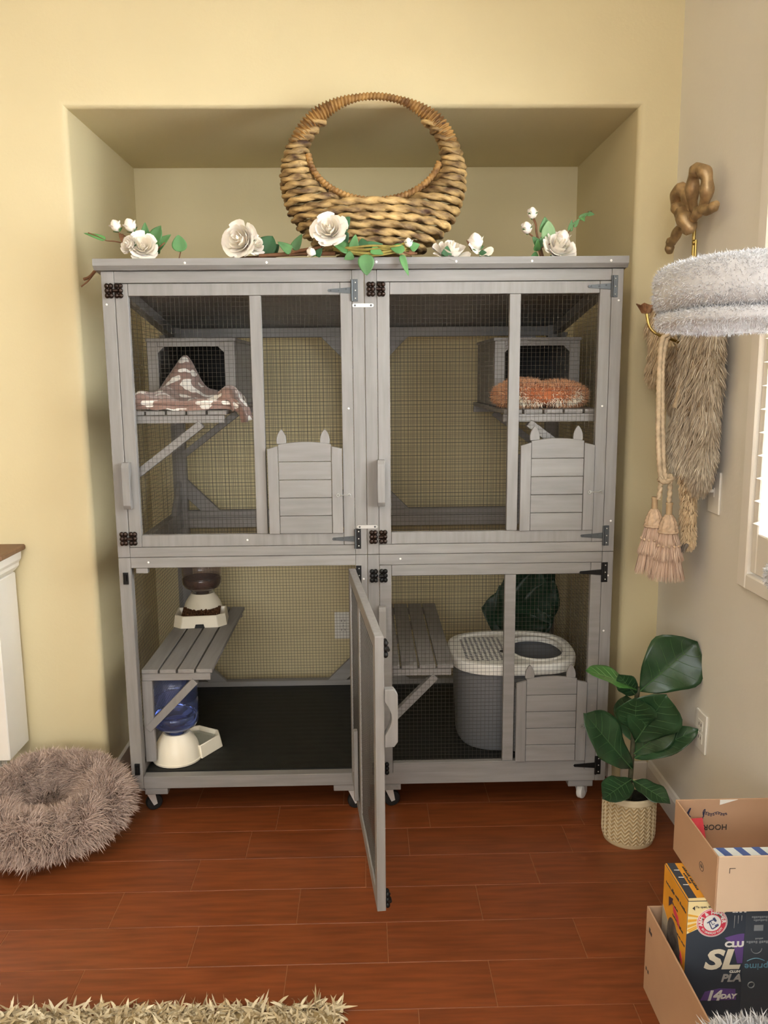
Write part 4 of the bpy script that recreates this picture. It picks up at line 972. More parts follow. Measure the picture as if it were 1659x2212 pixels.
po = m.build('pot', material('cream_stoneware', 'ad9468', rough=0.75, attr=True, col2='e0d2b2'), fig, smooth=50)
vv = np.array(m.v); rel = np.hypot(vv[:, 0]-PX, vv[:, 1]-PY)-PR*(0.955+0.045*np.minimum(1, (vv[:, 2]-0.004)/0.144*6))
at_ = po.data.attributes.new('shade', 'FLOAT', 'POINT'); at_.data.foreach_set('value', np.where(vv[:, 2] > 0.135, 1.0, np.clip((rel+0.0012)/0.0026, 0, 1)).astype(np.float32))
MB().grid(lambda u, v: (PX+(PR-0.0095)*v*math.cos(u*2*PI), PY+(PR-0.0095)*v*math.sin(u*2*PI), 0.122+0.003*math.sin(u*30)*math.sin(v*9)), 40, 8, closed_u=True).build('soil', material('dark_potting_moss', '20211c', rough=0.95, bump=0.5, bscale=160), fig, smooth=180)
st = stem(fig, [(PX, PY, 0.115), (PX+0.002, PY, 0.22), (PX+0.004, PY-0.004, 0.33), (PX+0.008, PY-0.002, 0.42), (PX+0.012, PY, 0.475)], 0.0075, material('fig_bark', '4a4a36', rough=0.7, var=0.3, scale=50))
# base, tip, width, facing, droop, material
FL = [((0.795, -0.155, 0.462), (0.945, -0.190, 0.622), 0.172, (-0.25, -1, 0.25), 0.02, FIG, 1.35, 0.10),
      ((0.792, -0.155, 0.468), (0.632, -0.205, 0.562), 0.086, (0.25, -0.35, 1), 0.10, FIGL, 1.2, 0.10),
      ((0.785, -0.152, 0.45), (0.722, -0.20, 0.525), 0.060, (-0.4, -1, 0.4), 0.10, FIG, 1.2, 0.1),
      ((0.785, -0.165, 0.310), (0.850, -0.225, 0.478), 0.158, (-0.05, -1, 0.35), 0.0, FIG, 1.3, 0.08),
      ((0.783, -0.16, 0.340), (0.765, -0.22, 0.465), 0.115, (-0.3, -1, 0.3), 0.03, FIG, 1.25, 0.08),
      ((0.778, -0.165, 0.225), (0.605, -0.24, 0.435), 0.128, (0.5, -1, 0.5), -0.03, FIG, 1.25, 0.14),
      ((0.786, -0.165, 0.258), (0.945, -0.225, 0.375), 0.078, (-0.5, -0.9, 0.9), 0.05, FIG, 1.1, 0.14),
      ((0.785, -0.16, 0.270), (0.885, -0.205, 0.385), 0.085, (-0.3, -1, 0.5), 0.05, FIG, 1.2, 0.1),
      ((0.778, -0.165, 0.190), (0.668, -0.265, 0.190), 0.084, (0.1, -0.5, 0.9), 0.06, FIG, 1.1, 0.14),
      ((0.782, -0.165, 0.188), (0.862, -0.260, 0.172), 0.066, (0, -0.5, 0.9), 0.10, FIG, 1.1, 0.14),
      ((0.783, -0.14, 0.30), (0.80, -0.02, 0.40), 0.09, (0, -0.5, 0.8), 0.05, FIG, 1.1, 0.1)]
VEIN = material('fig_vein', '6d9058', rough=0.5); VEIND = material('dark_fig_vein', '4a6c42', rough=0.5)
for b, t_, w, nn, dr, mt, sh, wv in FL:
    leaf(fig, b, t_, w, nn, mt, dr, 0.16, sh, 0.06, nx=14, wave=wv*0.4, veins=VEIN if mt is FIGL else VEIND)

# ------------------------------------------------------------------ cardboard boxes and litter carton
def panel(name, mt, parent, a, b, **k): return part(name, mt, parent, a, b, bevel=0.0008, **k)
INK = material('dark_ink', '4b4440', rough=0.8); INKB = material('blue_black_ink', '2d3350', rough=0.8); BEDGE = material('cardboard_edge', 'c9a686', rough=0.9)
b1 = thing('cardboard_box', 'open brown cardboard tray on the floor holding the litter carton', 'cardboard box', (0.78, -0.95, 0))
bx0, bx1, by0, by1, bh = 0.618, 0.940, -1.150, -0.780, 0.206
bot = panel('bottom_panel', CARD, b1, (bx0+0.004, by0+0.004, 0.0005), (bx1-0.004, by1-0.004, 0.0045))
panel('side_panel', CARD, b1, (bx0, by0, 0.0005), (bx0+0.0038, by1, bh)); panel('side_panel', CARD, b1, (bx1-0.0038, by0, 0.0005), (bx1, by1, bh))
panel('back_panel', CARD, b1, (bx0+0.0039, by1-0.0038, 0.0005), (bx1-0.0039, by1, bh)); panel('front_panel', CARD, b1, (bx0+0.0039, by0, 0.0005), (bx1-0.0039, by0+0.0038, bh-0.04))
faint_print((2,), 0.018, (bx0-0.0004, by1-0.03, bh-0.045), (0, -1, 0), (0, 0, 1), INK, b1); faint_print((1, 1), 0.014, (bx0-0.0004, by1-0.02, 0.06), (0, -1, 0), (0, 0, 1), INK, b1)

lc = thing('litter_carton', 'printed black and orange cat litter carton standing in the lower cardboard tray', 'carton', (0.77, -0.885, 0.005))
x0, x1, y0, y1, z1 = 0.640, 0.900, -0.948, -0.815, 0.331
CNAVY = material('carton_dark_slate', '414955', rough=0.45); CORG = material('carton_orange', 'e8a234', rough=0.5, var=0.06, scale=20); CYEL = material('carton_pale_yellow', 'f8e6ae', rough=0.5)
RED = material('emblem_red', 'd8455a', rough=0.5); WHT = material('print_white', 'f4f2ee', rough=0.5); PUR = material('print_purple', '6f5597', rough=0.5); SIL = material('print_silver', 'b4b4b4', rough=0.4)
box_ = MB().box((x0, y0, 0.0055), (x1, y1, z1)).build('carton_body', CNAVY, lc, bevel=0.001)
e = 0.0005
def flat(name, mt, pts, d): return MB().prism(pts, d).build(name, mt, lc)
F = lambda x, z: (x, y0, z)                                       # a point on the front face
flat('side_print', CORG, [(x0, y0+0.001, 0.11), (x0, y1-0.001, 0.12), (x0, y1-0.001, z1-0.001), (x0, y0+0.001, z1-0.001)], (-e, 0, 0))
flat('side_print', material('carton_greige', 'b3a897', rough=0.6, var=0.2, scale=14), [(x0, y0+0.001, 0.012), (x0, y1-0.001, 0.012), (x0, y1-0.001, 0.235), (x0, y0+0.045, 0.19), (x0, y0+0.001, 0.12)], (-e*1.6, 0, 0))
flat('top_print', CORG, [(x0+0.001, y0+0.001, z1), (x1-0.001, y0+0.001, z1), (x1-0.001, y1-0.001, z1), (x0+0.001, y1-0.001, z1)], (0, 0, e))
flat('top_stripe', CNAVY, [(x0+0.004, y0+0.008, z1+e), (x0+0.021, y0+0.008, z1+e), (x0+0.021, y1-0.001, z1+e), (x0+0.004, y1-0.001, z1+e)], (0, 0, e))
for i in range(3): flat('stripe_tick', WHT, [(x0+0.010, y1-0.026-i*0.026, z1+2*e), (x0+0.021, y1-0.026-i*0.026, z1+2*e), (x0+0.021, y1-0.029-i*0.026, z1+2*e), (x0+0.010, y1-0.028-i*0.026, z1+2*e)], (0, 0, e/2))
for i, s_ in enumerate(((6,), (6, 7), (4, 3))): faint_print(s_, 0.0075, (x0+0.027+i*0.0065, (y0+y1)/2+0.01, z1+e*1.5), (0, -1, 0), (1, 0, 0), INK, lc, sx=1.5)
flat('sunburst_print', CYEL, [F(x0+0.0005, z1-0.001), F(x0+0.0005, z1-0.073), F(x0+0.035, z1-0.056), F(x0+0.097, z1-0.012), F(x0+0.103, z1-0.001)], (0, -e, 0))
for a0, a1, L in ((195, 203, .05), (208, 213, .05), (217, 223, .046), (180, 188, .05), (166, 172, .05)):
    c = V(F(x0+0.050, z1-0.040)); pts = []
    for a in (a0, a1): pts.append(c+V((max(-0.0492, L*math.cos(math.radians(a))*1.3), 0, max(-0.030, L*math.sin(math.radians(a))))))
    flat('sun_ray', material('sun_ray_orange', 'f0b445', rough=0.5) if 'sun_ray_orange' not in bpy.data.materials else bpy.data.materials['sun_ray_orange'], [tuple(c+V((0, -e, 0)))]+[tuple(q+V((0, -e, 0))) for q in pts], (0, -e*0.6, 0))
flat('opening_arrow', INK, [F(x0+0.009, z1-0.0155), F(x0+0.0145, z1-0.0105), F(x0+0.0145, z1-0.0205)], (0, -e*2, 0))
lettering('To open, lift', 0.0065, (x0+0.032, y0-e*2, z1-0.013), (1, 0, 0), (0, 0, 1), INK, lc)
flat('torn_flap', CYEL, [(x0+0.001, y0-0.001, z1+0.0015), (x0+0.05, y0-0.001, z1+0.0015), (x0+0.043, y0+0.007, z1+0.0022), (x0+0.002, y0+0.006, z1+0.002)], (0, 0, 0.0006))
# round emblem: red ring, white disc, lettering on the ring, flexed arm holding a hammer
ec = V((x0+0.0505, y0-e*2.2, z1-0.048)); er = 0.0300
def disc(name, mt, r, d): return MB().prism([tuple(ec+V((r*math.cos(2*PI*i/40), d, r*math.sin(2*PI*i/40)))) for i in range(40)], (0, -0.0004, 0)).build(name, mt, lc)
disc('emblem_rim', WHT, er*1.06, 0.0); disc('emblem_line', RED, er*1.02, -0.0003); disc('emblem_line', WHT, er*0.985, -0.0006); disc('emblem_ring', RED, er*0.945, -0.0009); disc('emblem_disc', WHT, er*0.60, -0.0013)
s_ = 'ARM & HAMMER'
for i, ch in enumerate(s_):
    a = math.radians(188-16.4*i*1.0)-math.radians(0); rr = er*0.775
    if ch != ' ': lettering(ch, 0.0108, ec+V((rr*math.cos(a), -0.0017, rr*math.sin(a))), (math.sin(a), 0, -math.cos(a)), (math.cos(a), 0, math.sin(a)), WHT, lc, bold=0.0003, name='emblem_letter')
s_ = 'THE STANDARD OF PURITY'
for i, ch in enumerate(s_):
    a = math.radians(212+5.6*i); rr = er*0.775
    if ch != ' ': lettering(ch, 0.0060, ec+V((rr*math.cos(a), -0.0017, rr*math.sin(a))), (-math.sin(a), 0, math.cos(a)), (-math.cos(a), 0, -math.sin(a)), WHT, lc, name='emblem_letter')
E_ = lambda x, z: tuple(ec+V((x*er, -0.0018, z*er)))
NAVY = material('emblem_navy', '46507c', rough=0.5)
m = MB()
m.tube([E_(0.36, -0.20), E_(0.05, -0.42), E_(-0.02, -0.40), E_(-0.22, 0.05), E_(-0.12, 0.14)], 0.0012, 5); m.tube([E_(0.16, -0.02), E_(0.02, -0.12), E_(-0.1, 0.12)], 0.0008, 5)
m.tube([E_(-0.36, 0.02), E_(-0.10, 0.20), E_(0.10, 0.27)], 0.0011, 5); m.tube([E_(0.06, 0.40), E_(0.22, 0.16)], 0.0024, 6); m.tube([E_(0.20, -0.22), E_(0.42, -0.10)], 0.0022, 5)
m.build('emblem_arm', NAVY, lc)
FL_ = lambda x, z: (x, y0-0.0012, z)
# slogans
def ell(cx, cz, rx, rz, t0=0, t1=2*PI, n=24): return [F(cx+rx*math.cos(t0+(t1-t0)*i/n), cz+rz*math.sin(t0+(t1-t0)*i/n)) for i in range(n+1)]
flat('purple_flash', PUR, [F(x0+0.079, z1-0.084)]+[F(x0+0.079+0.040*i/8, z1-0.084+0.009*math.sin(PI*i/16)) for i in range(1, 9)]+[F(x0+0.119, z1-0.142), F(x0+0.108, z1-0.142), F(x0+0.098, z1-0.10)], (0, -e, 0))
flat('purple_flash', PUR, [F(x0+0.036, z1-0.226), F(x0+0.045, z1-0.206), F(x0+0.075, z1-0.199), F(x0+0.108, z1-0.201), F(x0+0.111, z1-0.226)], (0, -e, 0))
lettering('CLU', 0.0165, FL_(x0+0.0995, z1-0.0985), (1, 0, 0), (0, 0, 1), WHT, lc, bold=0.0009, sx=1.25)
lettering('SL', 0.060, FL_(x0+0.0745, z1-0.134), (1, 0, 0), (0, 0, 1), material('print_cream', 'f3ead6', rough=0.5), lc, shear=0.2, bold=0.0022, sx=1.28)
lettering('CLUM', 0.0072, FL_(x0+0.1035, z1-0.1605), (1, 0, 0), (0, 0, 1), WHT, lc, shear=0.2, bold=0.0003, sx=1.15)
lettering('PLA', 0.0235, FL_(x0+0.0965, z1-0.1755), (1, 0, 0), (0, 0, 1), SIL, lc, shear=0.25, bold=0.0008, sx=1.05)
lettering('14', 0.030, FL_(x0+0.062, z1-0.2155), (1, 0, 0), (0, 0, 1), WHT, lc, shear=0.25, bold=0.0014); lettering('DAY', 0.014, FL_(x0+0.093, z1-0.2175), (1, 0, 0), (0, 0, 1), WHT, lc, shear=0.2, bold=0.0007, sx=1.1)
for i, sx_ in enumerate((0.092, 0.098, 0.106, 0.116)): flat('drip_print', WHT, [F(x0+sx_, z1-0.0235), F(x0+sx_+0.005, z1-0.0235), F(x0+sx_+0.005, z1-0.0275), F(x0+sx_, z1-0.0275)], (0, -e, 0))
for sx_, l_ in ((0.0965, 0.028), (0.104, 0.018), (0.111, 0.012)): flat('drip_print', SIL, [F(x0+sx_, z1-0.034), F(x0+sx_+0.0012, z1-0.034), F(x0+sx_+0.0008, z1-0.034-l_), F(x0+sx_+0.0003, z1-0.034-l_)], (0, -e, 0))
# side picture: pink wedge, dark oval picture, lines of print
X_ = lambda y, z: (x0-e*1.8, y, z)
flat('pink_wedge', RED, [X_(y0+0.072, z1-0.058), X_(y0+0.044, z1-0.066), X_(y0+0.034, z1-0.088), X_(y0+0.052, z1-0.078), X_(y0+0.070, z1-0.072)], (-e, 0, 0))
flat('purple_print', material('print_plum', '4c4150', rough=0.5), [X_(y0+0.098, z1-0.055), X_(y0+0.076, z1-0.046), X_(y0+0.080, z1-0.06), X_(y0+0.096, z1-0.076)], (-e, 0, 0))
flat('oval_picture', material('print_grey_fur', '3c3836', rough=0.6, var=0.9, scale=45, col2='77706a'), [X_(y0+0.060+0.038*math.cos(t)+0.02*math.sin(t)*0.6, z1-0.155+0.064*math.sin(t)) for t in [2*PI*i/28 for i in range(28)]], (-e, 0, 0))
flat('pink_blot', RED, [X_(y0+0.024, z1-0.128), X_(y0+0.014, z1-0.140), X_(y0+0.012, z1-0.152), X_(y0+0.026, z1-0.145)], (-e*1.5, 0, 0))
faint_print((2, 3, 5), 0.009, X_(y0+0.044, z1-0.030), (0, -1, 0), (0, 0, 1), INK, lc, sx=1.4); faint_print((2, 4), 0.009, X_(y0+0.032, z1-0.083), (0, -1, 0), (0, 0, 1), INK, lc, sx=1.0)
for i in range(4): faint_print((8, 6), 0.006, X_(y0+0.028+0.022*i, z1-0.105+0.024*i), (0, -1, 0), (0, 0, 1), INK, lc, sx=1.0)
# printed packing tape wrapped round the carton, upside down
TAPE = material('dark_packing_tape', '4a515b', rough=0.3)
tp = MB().box((x0+0.120, y0-0.0006, 0.012), (x0+0.200, y0-0.0001, z1+0.0005)).build('packing_tape', TAPE, lc)
TPR = material('tape_pale_print', '8f959b', rough=0.4); TBL = material('tape_blue_print', '6fa3bd', rough=0.4)
def tfaint(w, size, dx, dz): return faint_print(w, size, (x0+0.120+dx, y0-0.0008, z1-dz), (-1, 0, 0), (0, 0, -1), TPR, lc, name='tape_print')
def tprint(s, size, dx, dz, mt, **k): return lettering(s, size, F(x0+0.120+dx, z1-dz)[:1]+(y0-0.0008,)+F(0, z1-dz)[2:], (-1, 0, 0), (0, 0, -1), mt, lc, name='tape_lettering', **k)
tfaint((4,), 0.012, 0.032, 0.014); tfaint((8,), 0.0065, 0.030, 0.045); tfaint((8,), 0.0075, 0.028, 0.038)
tfaint((6, 5), 0.0085, 0.031, 0.094); tfaint((6,), 0.005, 0.03, 0.0865); tprint('prime', 0.021, 0.028, 0.150, TBL)
m = MB(); m.tube([(x0+0.120+0.008+0.036*i/10, y0-0.001, z1-0.137+0.006*math.sin(PI*i/10)) for i in range(11)], 0.0009, 5); m.build('tape_smile', TBL, lc)
m = MB(); m.tube([(x0+0.120+0.026+0.011*math.cos(t), y0-0.001, z1-0.109+0.011*math.sin(t)) for t in [PI+PI*i/10 for i in range(11)]], 0.0008, 5); m.build('tape_smile', TPR, lc)
m = MB(); m.box((x0+0.138, y0-0.001, z1-0.069), (x0+0.157, y0-0.0005, z1-0.056)); m.build('tape_box_icon', TPR, lc, bevel=0.0002)
m = MB(); m.tube([(x0+0.120+0.020+0.0065*math.cos(t), y0-0.001, z1-0.192+0.0065*math.sin(t)) for t in [2*PI*i/16 for i in range(16)]], 0.0012, 5, closed=True); m.build('tape_round_icon', TPR, lc)

b2 = thing('cardboard_box', 'open shallow cardboard box balanced on top of the litter carton', 'cardboard box', (0.81, -0.875, z1+0.002))
ux0, ux1, uy0, uy1, uz0, uz1 = 0.676, 0.938, -0.988, -0.765, z1+0.0024, 0.453
panel('bottom_panel', CARD, b2, (ux0+0.004, uy0+0.004, uz0), (ux1-0.004, uy1-0.004, uz0+0.003))
panel('side_panel', CARD, b2, (ux0, uy0, uz0), (ux0+0.0032, uy1, uz1)); panel('side_panel', CARD, b2, (ux1-0.0032, uy0, uz0), (ux1, uy1, uz1))
bp_ = panel('back_panel', CARD, b2, (ux0+0.0033, uy1-0.0032, uz0), (ux1-0.0033, uy1, uz1)); panel('front_panel', CARDL, b2, (ux0+0.0033, uy0-0.0002, uz0), (ux1-0.0033, uy0+0.003, uz1))
yb_ = uy1-0.0036
lettering('HOORAY', 0.0180, (ux0+0.0795, yb_, uz1-0.066), (-1, 0, 0), (0, 0, -1), INK, b2, bold=0.0002, sx=1.0)
m = MB(); hand = []                                                # flowing handwriting, upside down
for i in range(130):
    t = i/129; hand.append((ux0+0.060+0.056*t+0.0028*math.sin(t*62), yb_-0.0002, uz1-0.0345+0.0038*math.cos(t*62)*(1-0.4*t)+0.0022*math.sin(t*13)))
m.tube(hand, 0.0006, 4); m.tube(bez([(ux0+0.061, yb_-0.0002, uz1-0.046), (ux0+0.066, yb_-0.0002, uz1-0.024), (ux0+0.062, yb_-0.0002, uz1-0.028), (ux0+0.064, yb_-0.0002, uz1-0.040)], 6), 0.0009, 5); m.tube(bez([(ux0+0.022, yb_-0.0002, uz1-0.040), (ux0+0.030, yb_-0.0002, uz1-0.024), (ux0+0.033, yb_-0.0002, uz1-0.020), (ux0+0.029, yb_-0.0002, uz1-0.034), (ux0+0.034, yb_-0.0002, uz1-0.040)], 6), 0.0011, 5); m.build('handwriting', INKB, b2)
MB().prism([(ux0+0.098, yb_, uz1-0.001), (ux0+0.098, yb_, uz1-0.013), (ux0+0.138, yb_, uz1-0.001)], (0, -0.0008, 0)).build('tape_scrap', WHITEP, b2)
m = MB(); m.box((ux0+0.025, uy0-0.0006, uz1-0.026), (ux0+0.037, uy0-0.0001, uz1-0.0248)); m.box((ux0+0.025, uy0-0.0006, uz1-0.036), (ux0+0.0262, uy0-0.0001, uz1-0.0248)); m.box((ux0+0.112, uy0-0.0006, uz1-0.082), (ux0+0.122, uy0-0.0001, uz1-0.0808)); m.build('corner_mark', INK, b2)
m = MB(); m.tube([(ux0-0.0004, (uy0+uy1)/2-0.042+0.010*math.cos(t), uz0+0.055+0.009*math.sin(t)) for t in [2*PI*i/16 for i in range(16)]], 0.0006, 4, closed=True); m.build('round_stamp', INK, b2)
faint_print((2,), 0.008, (ux0-0.0004, (uy0+uy1)/2-0.042, uz0+0.055), (0, -1, 0), (0, 0, 1), INK, b2)
cd_ = MB().prism([(ux0+0.010, yb_-0.040, uz0+0.035), (ux0+0.060, yb_-0.030, uz0+0.035), (ux0+0.056, yb_-0.012, uz1-0.037), (ux0+0.010, yb_-0.012, uz1-0.040)], (0, 0.0015, 0)).build('red_card', material('red_paper', 'd8434d', rough=0.7))
setp(cd_, 'bright red paper card leaning inside the upper cardboard box', 'card')
pk = thing('striped_package', 'blue and white striped package tucked inside the upper cardboard box', 'package', (0.80, -0.955, uz0+0.004))
STW = material('package_white', 'dfe6e6', rough=0.4); STB = material('package_blue', '4a62a0', rough=0.4)
pz, py0, py1 = uz1-0.005, uy0+0.005, uy0+0.040
MB().box((ux0+0.006, py0, uz0+0.0035), (ux1-0.02, py1, pz)).build('package_body', STW, pk, bevel=0.002)
for i in range(6):
    x = ux0+0.010+0.036*i
    MB().prism([(x+0.010, py0+0.002, pz), (x+0.026, py0+0.002, pz), (x+0.018, py1-0.002, pz), (x+0.002, py1-0.002, pz)], (0, 0, 0.0006)).build('stripe', STB, pk)

# ------------------------------------------------------------------ plush cat tree in the right foreground
PLW = material('white_plush', 'bdbdc0', rough=0.95, attr=True, col2='d2d2d4', sheen=0.2); PLB = material('white_plush_cloth', 'c2c2c4', rough=0.95, bump=0.5, bscale=120)
ct = thing('cat_tree', 'white plush cat tree with padded perches in the right foreground', 'cat tree', (0.74, -1.2, 0))
def pillow(cx, cy, cz, sx_, sy_, sz_, pw=0.42, name='perch', fur=9000, fl=0.007, wig=0.0):
    def f(u, v):
        a = u*2*PI; p = v*PI; ca, sa = np.cos(a), np.sin(a)
        sp = np.sin(p)**0.22; cp = np.cos(p); x = np.sign(ca)*np.abs(ca)**pw*sp; y = np.sign(sa)*np.abs(sa)**pw*sp
        z = np.sign(cp)*np.abs(cp)**0.62
        return np.stack([cx+sx_*x, cy+sy_*y, cz+sz_*z*(1+wig*np.sin(x*7+y*5)) + wig*0.5*sz_*np.sin(x*5+1)], -1)
    b_ = MB().grid(lambda u, v: f(np.array(u), np.array(v)).tolist(), 72, 28, closed_u=True).build(name, PLB, ct, smooth=180)
    p, n_ = surf_sample(f, fur); c = np.array([cx, cy, cz]); n_ *= np.sign((n_*(p-c)).sum(1))[:, None]
    k_ = len(p); blades('plush_pile', PLW, b_, p, n_+RNG.normal(size=(k_, 3))*0.5, fl*(0.7+0.6*RNG.random(k_)), fl*0.28, RNG.normal(size=(k_, 3))*0.4+np.array([0, 0, -0.2]), 2)
    return b_
pillow(0.688, -1.10, 1.5215, 0.205, 0.175, 0.0440, pw=0.72, fur=26000, fl=0.0042, wig=0.04); pillow(0.690, -1.10, 1.4715, 0.202, 0.172, 0.0170, pw=0.72, fur=14000, fl=0.0042, name='perch_cover', wig=0.10)
pillow(0.800, -1.15, 1.040, 0.125, 0.13, 0.020, pw=0.8, name='perch', fur=9000, fl=0.005)
pillow(0.728, -1.31, 0.240, 0.176, 0.10, 0.050, name='base_cushion', fur=20000, fl=0.018)
MB().tube([(0.80, -1.22, 0.02), (0.80, -1.22, 1.03)], 0.045, 24).build('post', ROPEM, ct, smooth=60); MB().tube([(0.80, -1.15, 1.06), (0.80, -1.15, 1.45)], 0.045, 24).build('post', ROPEM, ct, smooth=60)
part('base', PLB, ct, (0.52, -1.46, 0.0), (0.93, -1.165, 0.05), 0.01); MB().tube([(0.72, -1.33, 0.05), (0.72, -1.33, 0.20)], 0.045, 20).build('post', ROPEM, ct, smooth=60)

# ------------------------------------------------------------------ brass candle sconce, fur pelt, tasselled cord on the right wall
sc = thing('wall_sconce', 'antique brass candle sconce with a ribbon bow on the right wall above the plush perch', 'wall sconce', (XR, -0.06, 1.5))
def ribbon(pts, w, name='bow_loop'):
    P = bez(pts, 10); m = MB(); n = len(P)
    m.tube(P, [w*(0.88+0.12*math.sin(i*0.55))*(0.45+0.55*min(1, 6*i/n, 6*(n-1-i)/n+0.3)) for i in range(n)], 8)
    o = m.build(name, BRASS, sc, smooth=60); return o
xw = XR-0.035
W = lambda y, z, dx=0.0: (xw-dx, y, z)
# loops, tails and knot of the bow
ribbon([W(-0.06, 1.800), W(-0.02, 1.835, .02), W(0.005, 1.865, .025), W(-0.025, 1.895, .03), W(-0.055, 1.885, .03), W(-0.075, 1.86, .02), W(-0.07, 1.815, .01)], 0.0205)
ribbon([W(-0.075, 1.815), W(-0.10, 1.855, .02), W(-0.13, 1.905, .03), W(-0.165, 1.918, .03), W(-0.19, 1.895, .02), W(-0.185, 1.855, .015), W(-0.155, 1.82, .01)], 0.0200)
ribbon([W(-0.06, 1.80, .01), W(-0.015, 1.79, .02), W(0.03, 1.765, .02), W(0.055, 1.762, .02), W(0.07, 1.735, .015)], 0.0155, 'bow_tail')
ribbon([W(-0.08, 1.80, .01), W(-0.13, 1.805, .02), W(-0.17, 1.815, .02), W(-0.21, 1.805, .015), W(-0.245, 1.815, .01)], 0.0155, 'bow_tail')
ribbon([W(-0.05, 1.83, .03), W(-0.075, 1.815, .035), W(-0.095, 1.79, .03), W(-0.085, 1.775, .01)], 0.024, 'bow_knot')
m = MB(); m.tube([(XR-0.03, -0.062, 1.79), (XR-0.03, -0.060, 1.45)], 0.0048, 10); m.tube([(XR-0.03, -0.078, 1.75), (XR-0.03, -0.074, 1.45)], 0.0036, 8); m.ball((XR-0.03, -0.068, 1.745), 0.008, 10, 6); m.build('rod', GOLD, sc, smooth=60)
MB().lathe([(0, 0), (0.03, 0.003), (0.035, 0.012), (0.02, 0.03), (0, 0.035)], (XR-0.032, -0.068, 1.44), 20).build('rod_boss', BRASS, sc, smooth=60)
for sg, cy, cx in ((1, -0.15, 0.770), (-1, -0.33, 0.83)):
    m = MB(); m.tube(bez([(XR-0.03, -0.068, 1.455), (XR-0.08, -0.09 if sg > 0 else -0.15, 1.475), (cx+0.045, cy+0.01, 1.487), (cx+0.012, cy, 1.508), (cx, cy, 1.55)], 8), 0.0044, 8); m.build('arm', GOLD, sc, smooth=60)
    m = MB(); n = 24; Lr = []
    for r, z in ((0.0, 1.545), (0.012, 1.547), (0.017, 1.556), (0.027, 1.570), (0.0235, 1.570), (0.013, 1.559), (0.0, 1.556)):
        Lr.append([(cx+r*(1+.10*math.cos(6*2*PI*i/n))*math.cos(2*PI*i/n), cy+r*(1+.10*math.cos(6*2*PI*i/n))*math.sin(2*PI*i/n), z+(0.003*math.cos(6*2*PI*i/n) if r > .02 else 0)) for i in range(n)])
    m.add([p for r in Lr for p in r], [(j*n+i, j*n+(i+1) % n, (j+1)*n+(i+1) % n, (j+1)*n+i) for j in range(6) for i in range(n)]); m.build('candle_cup', material('copper_brass', '9c7454', rough=0.45, metal=0.6, var=0.4, scale=60) if 'copper_brass' not in bpy.data.materials else bpy.data.materials['copper_brass'], sc, smooth=40)

PELB = material('pelt_hide', '9a8468', rough=0.9)
pelt = thing('fur_pelt', 'grey and tan fox fur pelt hanging by the sconce on the right wall', 'fur pelt', (XR-0.05, -0.17, 1.3))
def loft(name, secs, furs, fl, mt, nfur):                          # secs: (x, y, z, half depth x, half width y)
    S_ = np.array(secs, float)
    def f(u, v):
        t = v*(len(S_)-1); i = np.clip(t.astype(int) if hasattr(t, 'astype') else int(t), 0, len(S_)-2); q = (t-i)
        q = q*q*(3-2*q)
        a = S_[i]*(1-q)[..., None]+S_[i+1]*q[..., None]; an = u*2*PI
        return np.stack([a[..., 0]+a[..., 3]*np.cos(an), a[..., 1]+a[..., 4]*np.sin(an), a[..., 2]+0*an], -1)
    b_ = MB().grid(lambda u, v: f(np.array(u), np.array(v)).tolist(), 24, 30, closed_u=True).build(name, PELB, pelt, smooth=180)
    p, n_ = surf_sample(f, nfur); t = np.array(p); cen = np.stack([np.interp(-p[:, 2], -S_[:, 2], S_[:, k]) for k in (0, 1)], -1)
    dd = p[:, :2]-cen; n_ *= np.sign((n_[:, :2]*dd).sum(1)+1e-9)[:, None]
    k_ = len(p); q = np.floor(p[:, 1]*45)+9*np.floor(p[:, 2]*30); cl = np.stack([np.sin(q*3.3), np.sin(q*12.9), np.sin(q*7.1)], -1)
    sh = np.clip(0.35+0.35*RNG.normal(size=k_)*0.6+0.12*cl[:, 0]+furs(p), 0, 1)
    blades('fur', mt, b_, p, n_*0.55+np.array([0, 0, -1.0])+cl*0.22+RNG.normal(size=(k_, 3))*0.15, fl*(0.7+0.6*RNG.random(k_)), 0.0026, n_*-0.1+np.array([0, 0, -0.25]), 3, shade=sh)
FUR1 = material('grey_tan_fur', 'ae9d86', rough=0.85, attr=True, col2='f6ecd6'); FUR2 = material('tan_leg_fur', 'c4a680', rough=0.85, attr=True, col2='efdcb8')
xp = XR-0.055
loft('body', [(xp, -0.22, 1.56, .02, .085), (xp, -0.225, 1.48, .034, .095), (xp, -0.215, 1.36, .036, .098), (xp, -0.195, 1.26, .036, .115), (xp, -0.175, 1.18, .034, .135), (xp, -0.165, 1.135, .026, .125), (xp, -0.175, 1.11, .008, .08)],
     lambda p: np.where(p[:, 2] < 1.22, 0.45*np.clip((1.22-p[:, 2])/0.1, 0, 1), 0)-0.18*(p[:, 1] < -0.24), 0.027, FUR1, 17000)
loft('hind_leg', [(xp, -0.17, 1.14, .03, .055), (xp, -0.185, 1.07, .022, .036), (xp, -0.185, 1.03, .016, .024), (xp, -0.185, 0.985, .018, .030), (xp, -0.19, 0.945, .016, .024), (xp, -0.195, 0.918, .014, .026), (xp, -0.20, 0.905, .004, .01)], lambda p: 0.15*np.ones(len(p)), 0.012, FUR2, 3200)
loft('hind_leg', [(xp+.005, -0.225, 1.16, .028, .05), (xp+.005, -0.235, 1.125, .024, .046), (xp+.005, -0.24, 1.10, .02, .034), (xp+.005, -0.235, 1.08, .006, .018)], lambda p: -0.15*np.ones(len(p)), 0.026, FUR1, 2200)
